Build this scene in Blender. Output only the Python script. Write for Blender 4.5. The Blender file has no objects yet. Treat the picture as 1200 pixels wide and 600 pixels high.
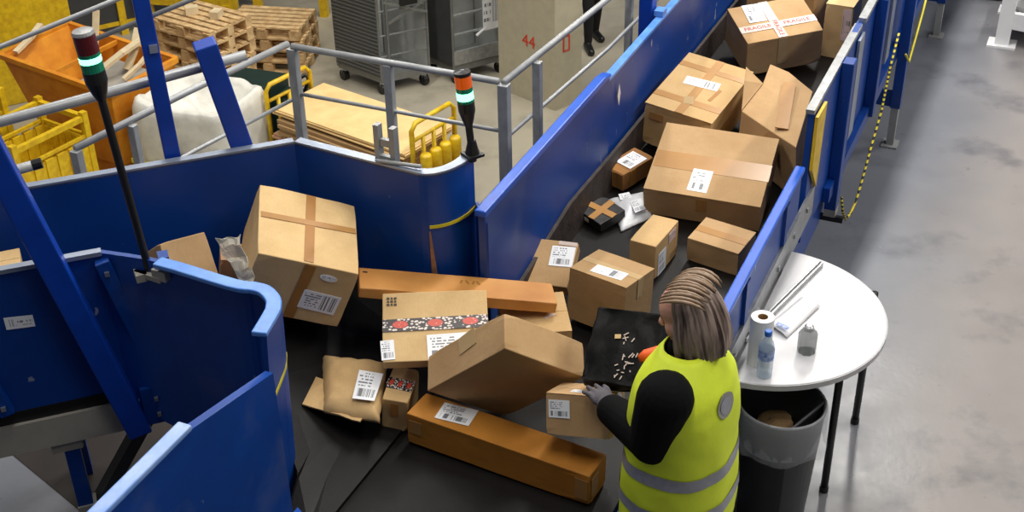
import bpy, bmesh, math, random
from math import sin, cos, pi, radians as rad
from mathutils import Vector as V, Matrix, noise
random.seed(7)
scene = bpy.context.scene
COL = scene.collection

# ------------------------------------------------------------------ frames
YAW = rad(65.6)
NX, NY = sin(YAW), -cos(YAW)          # across the main conveyor (towards the aisle)
DX, DY = cos(YAW), sin(YAW)           # along the main conveyor
def P(s, t, z=0.0): return V((s*NX + t*DX, s*NY + t*DY, z))  # most positions below were unprojected from image pixels, then baked as numbers
def Q(m, n, z=0.0): return V((.946*m - .324*n, .324*m + .946*n, z))   # side conveyor frame
G = -2.4                               # level of the hall below the railings
ANG_N = math.atan2(NY, NX)             # z-rotation that sends x to "across"
ANG_M = math.atan2(.324, .946)

# ------------------------------------------------------------------ materials
def lin(c):
    return tuple(((x/255)/12.92 if x/255 <= .04045 else ((x/255+.055)/1.055)**2.4) for x in c) + (1,)
def newmat(name):
    m = bpy.data.materials.new(name); m.use_nodes = True
    nt = m.node_tree
    return m, nt, nt.nodes['Principled BSDF']
def N_(nt, t, **kw):
    n = nt.nodes.new(t)
    for k, v in kw.items(): setattr(n, k, v)
    return n
def mth(nt, op, a, b=None, c=None):
    n = nt.nodes.new('ShaderNodeMath'); n.operation = op
    for i, x in enumerate((a, b, c)):
        if x is None: continue
        if isinstance(x, (int, float)): n.inputs[i].default_value = x
        else: nt.links.new(x, n.inputs[i])
    return n.outputs[0]
def mixc(nt, f, a, b):
    n = nt.nodes.new('ShaderNodeMix'); n.data_type = 'RGBA'
    for i, x in ((0, f), (6, a), (7, b)):
        if isinstance(x, (int, float, tuple)): n.inputs[i].default_value = x
        else: nt.links.new(x, n.inputs[i])
    return n.outputs[2]
def ramp(nt, x, lo, hi):
    n = nt.nodes.new('ShaderNodeMapRange'); n.inputs[1].default_value = lo; n.inputs[2].default_value = hi
    nt.links.new(x, n.inputs[0]); return n.outputs[0]
def nz(nt, scale, detail=4, stretch=None, rough=.55, coord='Object'):
    tc = nt.nodes.new('ShaderNodeTexCoord'); o = tc.outputs[coord]
    if stretch:
        mp = nt.nodes.new('ShaderNodeMapping'); mp.inputs['Scale'].default_value = stretch
        nt.links.new(o, mp.inputs[0]); o = mp.outputs[0]
    n = nt.nodes.new('ShaderNodeTexNoise'); n.inputs['Scale'].default_value = scale
    n.inputs['Detail'].default_value = detail; n.inputs['Roughness'].default_value = rough
    nt.links.new(o, n.inputs['Vector']); return n.outputs[0]
def bump(nt, b, h, strength=.2, dist=.01):
    n = nt.nodes.new('ShaderNodeBump'); n.inputs['Strength'].default_value = strength
    n.inputs['Distance'].default_value = dist
    nt.links.new(h, n.inputs['Height']); nt.links.new(n.outputs[0], b.inputs['Normal'])
def mat(name, c, rough=.5, metal=0., var=.12, vscale=9, bmp=0., bscale=60, c2=None, spec=.5):
    m, nt, b = newmat(name)
    a = lin(c); d = lin(c2) if c2 else tuple(x*(1-var*2) for x in a[:3]) + (1,)
    f = ramp(nt, nz(nt, vscale), .35, .7)
    nt.links.new(mixc(nt, f, a, d), b.inputs['Base Color'])
    b.inputs['Roughness'].default_value = rough; b.inputs['Metallic'].default_value = metal
    b.inputs['Specular IOR Level'].default_value = spec
    if bmp: bump(nt, b, nz(nt, bscale), bmp)
    return m
def paint(name, c, scuff=.6, rough=.42, haze=(96, 104, 128)):
    """enamel on sheet steel, with pale scrapes and rubbed hazy patches"""
    m, nt, b = newmat(name)
    a = lin(c)
    base = mixc(nt, ramp(nt, nz(nt, 2.3, 3), .35, .75), a, tuple(x*.7 for x in a[:3]) + (1,))
    hz = mth(nt, 'MULTIPLY', ramp(nt, nz(nt, 2.1, 6), .56, .74), .5*scuff)
    base = mixc(nt, hz, base, lin(haze))
    sc = mth(nt, 'MULTIPLY', ramp(nt, nz(nt, 9, 5, (1.6, 1.6, .7), .6), .685, .71), .8*scuff)
    base = mixc(nt, sc, base, lin((176, 178, 182)))
    nt.links.new(base, b.inputs['Base Color'])
    b.inputs['Roughness'].default_value = rough
    b.inputs['Specular IOR Level'].default_value = .4
    bump(nt, b, nz(nt, 5, 2), .06, .02)
    return m
def cardboard(name, c, rough=.75):
    m, nt, b = newmat(name)
    a = lin(c)
    f = ramp(nt, nz(nt, 5, 4), .3, .72)
    base = mixc(nt, f, a, tuple(x*y for x, y in zip(a[:3], (.82, .78, .72))) + (1,))
    fl = mth(nt, 'MULTIPLY', ramp(nt, nz(nt, 160, 3, (1, .25, 1)), .45, .8), .25)
    base = mixc(nt, fl, base, tuple(x*.6 for x in a[:3]) + (1,))
    nt.links.new(base, b.inputs['Base Color'])
    b.inputs['Roughness'].default_value = rough; b.inputs['Specular IOR Level'].default_value = .25
    bump(nt, b, nz(nt, 14, 4), .25, .012)
    return m
def label_mat(name, seed, white=(236, 238, 242), kind=0):
    """printed paper: address lines, a barcode and a boxed block"""
    m, nt, b = newmat(name)
    tc = N_(nt, 'ShaderNodeTexCoord'); sp = N_(nt, 'ShaderNodeSeparateXYZ')
    nt.links.new(tc.outputs['UV'], sp.inputs[0]); u, v = sp.outputs[0], sp.outputs[1]
    def inside(x, lo, hi): return mth(nt, 'MULTIPLY', mth(nt, 'GREATER_THAN', x, lo), mth(nt, 'LESS_THAN', x, hi))
    def wn(x, y=None):
        w = N_(nt, 'ShaderNodeTexWhiteNoise', noise_dimensions='2D'); c = N_(nt, 'ShaderNodeCombineXYZ')
        nt.links.new(x, c.inputs[0])
        if y is not None: nt.links.new(y, c.inputs[1])
        nt.links.new(c.outputs[0], w.inputs[0]); return w.outputs[0]
    fl = lambda x, k: mth(nt, 'FLOOR', mth(nt, 'MULTIPLY_ADD', x, float(k), seed*3.37))
    bars = mth(nt, 'GREATER_THAN', wn(fl(u, 46)), .5)
    if kind == 0:
        reg = mth(nt, 'MULTIPLY', inside(u, .1, .9), inside(v, .10, .38))
        tx = mth(nt, 'MULTIPLY', inside(u, .08, .66), inside(v, .46, .93)); rows = 9
    elif kind == 1:
        reg = mth(nt, 'MULTIPLY', inside(u, .55, .92), inside(v, .12, .9))
        tx = mth(nt, 'MULTIPLY', inside(u, .06, .5), inside(v, .12, .9)); rows = 8
    else:
        reg = mth(nt, 'MULTIPLY', inside(u, .08, .3), inside(v, .2, .8))
        tx = mth(nt, 'MULTIPLY', inside(u, .36, .94), inside(v, .25, .75)); rows = 3
    line = mth(nt, 'MULTIPLY', inside(mth(nt, 'FRACT', mth(nt, 'MULTIPLY_ADD', v, float(rows), seed*3.37)), .25, .72),
               mth(nt, 'GREATER_THAN', wn(fl(u, 26), fl(v, rows)), .42))
    ink = mth(nt, 'MAXIMUM', mth(nt, 'MULTIPLY', bars, reg), mth(nt, 'MULTIPLY', line, tx))
    col = mixc(nt, mth(nt, 'MULTIPLY', ink, .8), lin(white), lin((38, 42, 52)))
    nt.links.new(col, b.inputs['Base Color']); b.inputs['Roughness'].default_value = .45
    return m
def print_mat(name):
    """dark packing tape printed with red hearts-like blobs and white scribble"""
    m, nt, b = newmat(name)
    tc = N_(nt, 'ShaderNodeTexCoord'); sp = N_(nt, 'ShaderNodeSeparateXYZ')
    nt.links.new(tc.outputs['UV'], sp.inputs[0]); u, v = sp.outputs[0], sp.outputs[1]
    x = mth(nt, 'SUBTRACT', mth(nt, 'FRACT', mth(nt, 'MULTIPLY', u, 3.0)), .5)
    y = mth(nt, 'SUBTRACT', v, .55)
    r = mth(nt, 'ADD', mth(nt, 'MULTIPLY', mth(nt, 'MULTIPLY', x, x), 7.0), mth(nt, 'MULTIPLY', mth(nt, 'MULTIPLY', y, y), 4.0))
    blob = mth(nt, 'LESS_THAN', r, .34)
    w = N_(nt, 'ShaderNodeTexVoronoi'); w.inputs['Scale'].default_value = 7
    mp = N_(nt, 'ShaderNodeMapping'); mp.inputs['Scale'].default_value = (4, .8, 1)
    nt.links.new(tc.outputs['UV'], mp.inputs[0]); nt.links.new(mp.outputs[0], w.inputs['Vector'])
    wh = mth(nt, 'LESS_THAN', w.outputs['Distance'], .42)
    base = mixc(nt, blob, lin((44, 34, 36)), lin((205, 70, 52)))
    alt = mth(nt, 'GREATER_THAN', r, .42)
    base = mixc(nt, mth(nt, 'MULTIPLY', wh, alt), base, lin((226, 214, 206)))
    wh2 = mth(nt, 'MULTIPLY', mth(nt, 'LESS_THAN', w.outputs['Distance'], .16), blob)
    base = mixc(nt, wh2, base, lin((240, 190, 175)))
    nt.links.new(base, b.inputs['Base Color']); b.inputs['Roughness'].default_value = .35
    return m
def glass(name, c, alpha=.3, rough=.08):
    m, nt, b = newmat(name)
    b.inputs['Base Color'].default_value = lin(c); b.inputs['Roughness'].default_value = rough
    b.inputs['Alpha'].default_value = alpha; b.inputs['IOR'].default_value = 1.4
    return m
def emis(name, c, st):
    m, nt, b = newmat(name)
    b.inputs['Base Color'].default_value = lin(c); b.inputs['Emission Color'].default_value = lin(c)
    b.inputs['Emission Strength'].default_value = st; b.inputs['Roughness'].default_value = .2
    return m

M = {}
M['blue'] = paint('blue_enamel', (4, 64, 150), 1.0)
M['blue_dk'] = paint('blue_enamel_plain', (4, 60, 142), .6)
M['blue_rim'] = mat('blue_rim', (20, 86, 196), .35, var=.1)
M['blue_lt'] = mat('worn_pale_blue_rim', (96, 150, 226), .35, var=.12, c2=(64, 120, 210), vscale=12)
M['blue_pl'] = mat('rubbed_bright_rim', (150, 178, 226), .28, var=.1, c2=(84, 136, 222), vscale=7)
M['blue_beam'] = mat('blue_beam', (8, 64, 172), .38, var=.1)
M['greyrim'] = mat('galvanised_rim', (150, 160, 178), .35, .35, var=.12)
M['galv'] = mat('galvanised_steel', (176, 178, 180), .32, .6, var=.15, vscale=20)
M['greysteel'] = mat('grey_painted_steel', (158, 160, 160), .42, .15, var=.1)
M['railgrey'] = mat('grey_rail_tube', (168, 170, 172), .4, .2, var=.12, vscale=14)
M['beige'] = mat('beige_steel', (164, 160, 150), .5, var=.1)
M['belt'] = mat('black_belt', (17, 15, 15), .5, var=.2, vscale=11, c2=(11, 8, 7), bmp=.15, bscale=220, spec=.25)
M['dirt'] = mat('grimy_skirt', (58, 46, 42), .7, var=.3, vscale=16, c2=(28, 22, 22), bmp=.3)
M['black'] = mat('black_plastic', (22, 22, 24), .4)
M['bolt'] = mat('bolt_steel', (180, 182, 186), .3, .7)
M['yellow'] = mat('yellow_paint', (226, 190, 30), .45, var=.1, vscale=16, c2=(196, 156, 22))
M['yellowln'] = mat('yellow_tape', (210, 196, 40), .5)
M['worn'] = mat('bare_primer', (176, 128, 92), .6, c2=(120, 92, 80), vscale=30)
M['lipworn'] = mat('scraped_lip', (110, 92, 80), .7, c2=(60, 56, 62), vscale=24)
M['orange'] = mat('orange_skip_paint', (224, 150, 40), .5, var=.12, vscale=6, c2=(200, 120, 28))
M['wood'] = mat('pallet_wood', (226, 194, 142), .75, var=.2, vscale=12, c2=(180, 142, 96))
M['wood_lt'] = mat('pale_plank', (232, 212, 172), .7, var=.1)
M['wood_or'] = mat('varnished_timber', (198, 140, 72), .55, c2=(178, 118, 56), vscale=5)
M['white_col'] = mat('column_paint', (190, 182, 158), .55, var=.06)
M['bag'] = mat('white_woven_bag', (222, 220, 210), .6, var=.1, bmp=.4, bscale=7)
M['kraft'] = cardboard('kraft_a', (188, 154, 112))
M['kraft2'] = cardboard('kraft_b', (200, 167, 119))
M['kraft3'] = cardboard('kraft_c', (172, 140, 99))
M['kraft_dk'] = cardboard('kraft_dark', (146, 102, 58))
M['kraft_or'] = cardboard('kraft_orange', (186, 124, 48), .6)
M['kraft_lt'] = cardboard('kraft_pale', (216, 184, 134))
M['board'] = cardboard('pale_board', (232, 200, 142))
M['kraft_pk'] = cardboard('kraft_pinkish', (196, 156, 124))
M['kraft_bl'] = mat('black_carton', (30, 28, 28), .45)
M['tape_br'] = mat('brown_tape', (168, 118, 62), .22, var=.08)
M['tape_dk'] = mat('tan_tape', (176, 130, 76), .25, var=.06)
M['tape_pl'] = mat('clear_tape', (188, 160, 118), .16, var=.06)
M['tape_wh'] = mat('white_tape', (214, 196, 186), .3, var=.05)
M['red_ink'] = mat('red_ink', (196, 40, 44), .5)
M['red_sign'] = mat('red_sign_paint', (222, 62, 34), .5)
M['ink'] = mat('dark_ink', (66, 52, 40), .6)
M['white'] = mat('white_paper', (236, 236, 238), .45, var=.03)
M['poly'] = mat('white_polythene', (226, 228, 232), .3, bmp=.4, bscale=20)
for i in range(6): M['lab%d' % i] = label_mat('shipping_label_%d' % i, i*1.7+.3, kind=0)
for i in range(3): M['labw%d' % i] = label_mat('wide_label_%d' % i, i*2.3+.7, kind=1)
M['labs'] = label_mat('strip_label', 4.1, kind=2)
M['labp'] = label_mat('pinkish_label', 2.9, (214, 190, 186), kind=2)
M['printed'] = print_mat('printed_tape')
M['tabletop'] = mat('white_laminate', (196, 196, 200), .36, var=.03)
M['tableedge'] = mat('table_edge', (196, 196, 200), .4)
M['bin'] = mat('grey_bin_plastic', (62, 64, 68), .45, var=.06)
M['liner'] = glass('clear_liner', (200, 204, 210), .30, .2)
M['water'] = glass('bottle_plastic', (196, 214, 232), .5, .1)
M['glassjar'] = glass('clear_glass', (92, 100, 98), .55, .06)
M['bluelab'] = mat('blue_bottle_label', (58, 100, 196), .4, c2=(190, 206, 240), vscale=60)
M['bluecap'] = mat('blue_cap', (40, 110, 210), .4)
M['polybag'] = mat('shiny_black_polythene', (5, 5, 6), .42, var=.2, bmp=.25, bscale=22, spec=.12)
M['hivis'] = mat('hi_vis_yellow', (222, 240, 52), .65, var=.05, vscale=7, bmp=.35, bscale=11)
M['reflect'] = mat('reflective_tape', (150, 152, 162), .35, var=.1, vscale=40)
M['sweater'] = mat('black_sweater', (14, 14, 16), .9, var=.2, spec=.15)
M['trouser'] = mat('dark_trousers', (20, 22, 34), .9, spec=.15)
M['skin'] = mat('skin', (214, 160, 136), .5, var=.06)
M['lip'] = mat('lips', (176, 92, 88), .4)
M['eye'] = mat('eye_dark', (40, 32, 30), .2)
M['glove'] = mat('grey_glove', (84, 80, 88), .8, var=.1, bmp=.3, bscale=160)
M['oranget'] = mat('orange_fabric', (250, 98, 22), .6)
M['patch'] = mat('grey_patch', (150, 148, 140), .5)
M['green_dk'] = mat('dark_green_steel', (18, 42, 36), .5)
M['dkgrey'] = mat('dark_grey', (62, 64, 66), .55)
M['dkcloth'] = mat('black_cloth', (18, 16, 18), .9)
M['cagegrey'] = mat('cage_steel', (128, 130, 128), .38, .4, var=.12)
M['cagelt'] = mat('bright_cage_panel', (196, 198, 196), .3, .3, var=.08)
M['lamp_red'] = mat('dark_red_lens', (96, 16, 24), .15)
M['lamp_or'] = emis('amber_lens', (226, 92, 14), .25)
M['lamp_gr'] = mat('green_lens', (10, 130, 96), .15)
M['lamp_on'] = emis('lit_green_lens', (110, 255, 190), 4.5)
M['rope'] = mat('yellow_black_rope', (206, 190, 50), .7)
# rope with twisted black strands
def rope_mat():
    m, nt, b = newmat('twisted_rope')
    tc = N_(nt, 'ShaderNodeTexCoord'); w = N_(nt, 'ShaderNodeTexWave', bands_direction='Z')
    w.inputs['Scale'].default_value = 14; nt.links.new(tc.outputs['Object'], w.inputs[0])
    nt.links.new(mixc(nt, ramp(nt, w.outputs[1], .4, .6), lin((206, 188, 40)), lin((26, 24, 22))), b.inputs['Base Color'])
    b.inputs['Roughness'].default_value = .7
    return m
M['rope'] = rope_mat()
def hair_mat():
    m, nt, b = newmat('streaked_hair')
    f = nz(nt, 20, 4, (1, .07, 1), coord='UV')
    c1 = mixc(nt, ramp(nt, f, .38, .62), lin((62, 46, 40)), lin((170, 150, 138)))
    nt.links.new(c1, b.inputs['Base Color']); b.inputs['Roughness'].default_value = .42
    bump(nt, b, nz(nt, 60, 2, (1, .05, 1), coord='UV'), .5, .004)
    return m
M['hair'] = hair_mat()
M['hairtop'] = mat('blond_hair', (148, 122, 98), .45, var=.15, vscale=60)
def corrug_mat():
    m, nt, b = newmat('ribbed_dark_panel')
    tc = N_(nt, 'ShaderNodeTexCoord'); w = N_(nt, 'ShaderNodeTexWave', bands_direction='Z')
    w.inputs['Scale'].default_value = 7; nt.links.new(tc.outputs['Object'], w.inputs[0])
    nt.links.new(mixc(nt, w.outputs[1], lin((58, 62, 64)), lin((100, 104, 104))), b.inputs['Base Color'])
    b.inputs['Roughness'].default_value = .4; bump(nt, b, w.outputs[1], .6, .02)
    return m
M['ribbed'] = corrug_mat()
def floor_mat(name, c, c2, stain, rough, band=False):
    m, nt, b = newmat(name)
    base = mixc(nt, ramp(nt, nz(nt, .8, 5), .35, .7), lin(c), lin(c2))
    if band:                                       # paler lane running along the aisle
        tc = N_(nt, 'ShaderNodeTexCoord'); sp_ = N_(nt, 'ShaderNodeSeparateXYZ'); nt.links.new(tc.outputs['Object'], sp_.inputs[0])
        across = mth(nt, 'ADD', mth(nt, 'MULTIPLY', sp_.outputs[0], NX), mth(nt, 'MULTIPLY', sp_.outputs[1], NY))
        across = mth(nt, 'ADD', across, mth(nt, 'MULTIPLY', nz(nt, 1.1, 4), .7))
        lane = mth(nt, 'MULTIPLY', ramp(nt, across, -.35, .25), ramp(nt, across, 1.5, .9))
        base = mixc(nt, mth(nt, 'MULTIPLY', lane, .75), base, lin((146, 138, 133)))
    st = mth(nt, 'MULTIPLY', ramp(nt, nz(nt, 1.7, 6, None, .62), .54, .70), .65)
    base = mixc(nt, st, base, lin(stain))
    sp = mth(nt, 'MULTIPLY', ramp(nt, nz(nt, 14, 3), .71, .78), .5)
    base = mixc(nt, sp, base, tuple(x*.6 for x in lin(stain)[:3]) + (1,))
    nt.links.new(base, b.inputs['Base Color'])
    r = N_(nt, 'ShaderNodeMapRange'); nt.links.new(nz(nt, 2.6, 5), r.inputs[0])
    r.inputs[1].default_value = .3; r.inputs[2].default_value = .7; r.inputs[3].default_value = rough-.08; r.inputs[4].default_value = rough+.1
    nt.links.new(r.outputs[0], b.inputs['Roughness'])
    bump(nt, b, nz(nt, 30, 3), .05, .01)
    return m
M['floor'] = floor_mat('sealed_concrete', (118, 121, 129), (104, 107, 115), (76, 78, 86), .34, True)
M['ground'] = floor_mat('worn_concrete', (172, 164, 144), (150, 144, 130), (130, 124, 110), .40)

# ------------------------------------------------------------------ mesh helpers
class MB:
    def __init__(self): self.bm = bmesh.new(); self.uv = None
    def quad(self, pts): return self.bm.faces.new([self.bm.verts.new(p) for p in pts])
    def box(self, c, d, R=None):
        c = V(c); hx, hy, hz_ = d[0]/2, d[1]/2, d[2]/2
        vs = []
        for z in (-hz_, hz_):
            for x, y in ((-hx, -hy), (hx, -hy), (hx, hy), (-hx, hy)):
                p = V((x, y, z))
                if R is not None: p = R @ p
                vs.append(self.bm.verts.new(c + p))
        for f in ((3, 2, 1, 0), (4, 5, 6, 7), (0, 1, 5, 4), (1, 2, 6, 5), (2, 3, 7, 6), (3, 0, 4, 7)):
            self.bm.faces.new([vs[i] for i in f])
        return self
    def bar(self, a, b, w, h, up=V((0, 0, 1))):
        a, b = V(a), V(b); d = (b-a); L = d.length; d.normalize()
        x = d.cross(up)
        if x.length < 1e-4: x = d.cross(V((1, 0, 0)))
        x.normalize(); y = x.cross(d)
        R = Matrix((x, d, y)).transposed()
        return self.box((a+b)/2, (w, L, h), R)
    def prism(self, bot, top):
        """closed solid between two rings of equal length"""
        b = [self.bm.verts.new(p) for p in bot]; t = [self.bm.verts.new(p) for p in top]; n = len(b)
        self.bm.faces.new(b[::-1]); self.bm.faces.new(t)
        for i in range(n): self.bm.faces.new((b[i], b[(i+1) % n], t[(i+1) % n], t[i]))
        return self
    def rings(self, rs, close=True, cap=True):
        R = [[self.bm.verts.new(p) for p in r] for r in rs]; n = len(R[0])
        for a, b in zip(R, R[1:]):
            for i in range(n if close else n-1):
                self.bm.faces.new((a[i], a[(i+1) % n], b[(i+1) % n], b[i]))
        if cap: self.bm.faces.new(R[0][::-1]); self.bm.faces.new(R[-1])
        return self
    def tube(self, pts, r, seg=10, cap=True):
        pts = [V(p) for p in pts]; rs = []; k = len(pts)
        rr = r if isinstance(r, (list, tuple)) else [r]*k
        ref = None
        for i, p in enumerate(pts):
            d = (pts[min(i+1, k-1)] - pts[max(i-1, 0)]).normalized()
            if ref is None:
                ref = d.cross(V((0, 0, 1)))
                if ref.length < .05: ref = d.cross(V((1, 0, 0)))
            x = (ref - d*ref.dot(d)).normalized(); y = d.cross(x); ref = x
            rs.append([p + (x*cos(a) + y*sin(a))*rr[i] for a in [2*pi*j/seg for j in range(seg)]])
        return self.rings(rs, True, cap)
    def lathe(self, prof, c=(0, 0, 0), seg=24, cap=True):
        c = V(c)
        return self.rings([[c + V((r*cos(a), r*sin(a), z)) for a in [2*pi*j/seg for j in range(seg)]] for r, z in prof], True, cap)
    def wall(self, pts, z0, z1, th, top=None):
        """upright sheet along a plan polyline, th to its left; z0/z1 numbers or lists; top = other plan line at z1"""
        n = len(pts); p = [V((q[0], q[1], 0)) for q in pts]; tp = [V((q[0], q[1], 0)) for q in top] if top else p
        z0 = z0 if isinstance(z0, (list, tuple)) else [z0]*n; z1 = z1 if isinstance(z1, (list, tuple)) else [z1]*n
        def nor(L, i):
            d = (L[min(i+1, n-1)] - L[max(i-1, 0)]).normalized(); return V((-d.y, d.x, 0))
        secs = []
        for i in range(n):
            a, b = nor(p, i)*th, nor(tp, i)*th; e, f = V((0, 0, z0[i])), V((0, 0, z1[i]))
            secs.append([p[i]+e, p[i]+a+e, tp[i]+b+f, tp[i]+f])
        return self.rings(secs, True, True)
    def sphere(self, c, r, seg=12):
        m = Matrix.Translation(V(c)) @ Matrix.Diagonal((*((r, r, r) if isinstance(r, (int, float)) else r), 1))
        bmesh.ops.create_uvsphere(self.bm, u_segments=seg, v_segments=max(6, seg*2//3), radius=1, matrix=m); return self
    def build(self, name, m, parent=None, local=False, smooth=False, bevel=0.):
        bm = self.bm
        bmesh.ops.recalc_face_normals(bm, faces=bm.faces)
        if parent is not None and not local:
            rt_ = root_of(parent); bmesh.ops.translate(bm, vec=-rt_.location, verts=bm.verts)
            if rt_.scale.x != 1: bmesh.ops.scale(bm, vec=(1/rt_.scale.x,)*3, verts=bm.verts)
        me = bpy.data.meshes.new(name); bm.to_mesh(me); bm.free()
        for x in (m if isinstance(m, (list, tuple)) else [m]): me.materials.append(x)
        o = bpy.data.objects.new(name, me); COL.objects.link(o)
        if parent is not None: o.parent = parent
        if smooth:
            for p in me.polygons: p.use_smooth = True
        if bevel:
            b = o.modifiers.new('edge', 'BEVEL'); b.width = bevel; b.segments = 2; b.limit_method = 'ANGLE'; b.angle_limit = rad(40)
        return o
def root_of(o):
    while o.parent is not None: o = o.parent
    return o
def tag(o, label=None, cat=None, group=None, kind=None):
    if label: o['label'] = label
    if cat: o['category'] = cat
    if group: o['group'] = group
    if kind: o['kind'] = kind
    return o
def thing(name, loc, label, cat, group=None):
    o = bpy.data.objects.new(name, None); COL.objects.link(o); o.location = V(loc); o.empty_display_size = .1
    return tag(o, label, cat, group)
def copy_tree(o, parent=None):
    c = o.copy(); COL.objects.link(c)
    if parent is not None: c.parent = parent
    for ch in list(o.children): copy_tree(ch, c)
    return c
def rz(a): return Matrix.Rotation(a, 3, 'Z')
def arc(c, r, a0, a1, k): return [(c[0]+r*cos(a0+(a1-a0)*i/k), c[1]+r*sin(a0+(a1-a0)*i/k)) for i in range(k+1)]
def xy(v): return (v[0], v[1])
def smooth_path(p, k=5):
    out = []
    for i in range(len(p)-1):
        a, b, c, d = (V((*p[max(i-1, 0)], 0)), V((*p[i], 0)), V((*p[i+1], 0)), V((*p[min(i+2, len(p)-1)], 0)))
        for j in range(k):
            t = j/k; q = .5*((2*b) + (c-a)*t + (2*a-5*b+4*c-d)*t*t + (3*b-3*c+d-a)*t**3); out.append((q.x, q.y))
    return out + [tuple(p[-1])]
def text_mesh(s, size, m, name, mat4, parent, ext=.0006, sx=1.0):
    cu = bpy.data.curves.new(name, 'FONT'); cu.body = s; cu.size = size; cu.extrude = ext; cu.align_x = 'CENTER'; cu.align_y = 'CENTER'
    tmp = bpy.data.objects.new('tmp_text', cu); COL.objects.link(tmp)
    me = bpy.data.meshes.new_from_object(tmp.evaluated_get(bpy.context.evaluated_depsgraph_get()))
    bpy.data.objects.remove(tmp); bpy.data.curves.remove(cu)
    me.name = name; me.transform(Matrix.Diagonal((sx, 1, 1, 1))); me.transform(mat4)
    me.materials.clear(); me.materials.append(m)
    o = bpy.data.objects.new(name, me); COL.objects.link(o); o.parent = parent
    return o

# ------------------------------------------------------------------ camera
cam = bpy.data.cameras.new('camera'); co = bpy.data.objects.new('camera', cam); COL.objects.link(co)
th, ro = rad(32.2), rad(-1.2)
F_ = V((0, cos(th), -sin(th))); U0 = V((0, sin(th), cos(th))); R0 = V((1, 0, 0))
R_ = R0*cos(ro) + U0*sin(ro); U_ = U0*cos(ro) - R0*sin(ro)
co.matrix_world = Matrix.Translation((0, 0, 3.95)) @ Matrix((R_, U_, -F_)).transposed().to_4x4()
cam.sensor_width = 36; cam.lens = 36*1550/1200; cam.clip_end = 200
scene.camera = co

# ------------------------------------------------------------------ setting
m = MB()
fl = [P(-4.3, -3), P(7, -3), P(7, 15), P(-2.56, 15), P(-2.56, 5.68), P(-4.3, 5.68)]
m.prism([p + V((0, 0, -.18)) for p in fl], fl)
tag(m.build('floor', M['floor']), kind='structure')
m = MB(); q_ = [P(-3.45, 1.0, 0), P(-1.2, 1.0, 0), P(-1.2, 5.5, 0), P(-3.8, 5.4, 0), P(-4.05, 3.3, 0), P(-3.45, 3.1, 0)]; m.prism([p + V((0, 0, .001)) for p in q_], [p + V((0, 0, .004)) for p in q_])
tag(m.build('dirt_shade_sheet', mat('floor_dirt_and_shade', (44, 34, 28), .8, var=.3, vscale=3, c2=(24, 20, 20))), 'dark brown sheet painting dirt and shade on the floor under the side conveyor', 'mat')  # dark sheet paints dirt and the conveyor's shade onto the floor
m = MB(); m.box((-1, 14, G-.05), (40, 36, .1)); tag(m.build('ground', M['ground']), kind='structure')

# ------------------------------------------------------------------ main conveyor
mc = thing('belt_conveyor', P(-1.5, 5, 0), 'wide black belt conveyor with blue guard panels, loaded with brown parcels', 'conveyor')
ZB = .65
m = MB()
bl = [(-2.2, 1.0), (-1.14, 1.0), (-1.14, 3.9), (-1.0, 4.3), (-1.0, 12.5), (-2.06, 12.5), (-2.06, 4.4), (-2.2, 3.4)]
m.prism([P(s, t, ZB-.03) for s, t in bl], [P(s, t, ZB) for s, t in bl]); m.build('belt', M['belt'], mc)
m = MB()
bl = [(-2.24, 1.0), (-1.10, 1.0), (-1.10, 3.88), (-.975, 4.26), (-.975, 12.5), (-2.1, 12.5), (-2.1, 4.4), (-2.24, 3.4)]
m.prism([P(s, t, .42) for s, t in bl], [P(s, t, ZB-.035) for s, t in bl]); m.build('bed_frame', M['blue_dk'], mc)
# left guard, two lengths
m = MB(); m.wall([xy(P(-1.975, t)) for t in (4.1, 4.5, 5.0, 5.54)], ZB, [1.285, 1.285, 1.285, 1.285], .03)
g1 = m.build('guard_panel', M['blue'], mc)
m = MB(); m.wall([xy(P(-1.968, t)) for t in (4.09, 5.46, 5.55)], [1.27]*3, [1.30, 1.30, 1.285], .05); m.build('panel_rim', M['blue_rim'], g1, bevel=.006)
m = MB(); m.wall([xy(P(-1.985, t)) for t in (5.53, 7, 9, 12.4)], ZB, [1.245, 1.25, 1.26, 1.27], .03)
g2 = m.build('guard_panel', M['blue'], mc)
m = MB(); m.wall([xy(P(-1.982, t)) for t in (5.54, 7, 9, 12.4)], [1.235, 1.24, 1.25, 1.26], [1.25, 1.255, 1.265, 1.275], .04); m.build('panel_rim', M['blue_lt'], g2)
m = MB(); m.box(P(-2.01, 6.42, 1.27), (.05, .07, .03), rz(ANG_N)); m.build('rim_clamp', M['blue_lt'], g2)
m = MB(); d = .022                                       # small white diamond sticker
c = P(-1.973, 5.68, 1.115); m.quad([c + D for D in (V((0, 0, -.06)), V((DX*d, DY*d, 0)), V((0, 0, .06)), V((-DX*d, -DY*d, 0)))])
tag(m.build('diamond_sticker', M['white'], g2), 'white diamond sticker')
m = MB()                                                 # dirty rubber skirt along the belt edge
m.wall([xy(P(-1.955, t)) for t in (4.15, 4.6, 5.0, 5.6, 7, 9, 12.3)], ZB, [.74, .80, .86, .84, .82, .8, .8], .018); m.build('belt_skirt', M['dirt'], mc)
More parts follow.
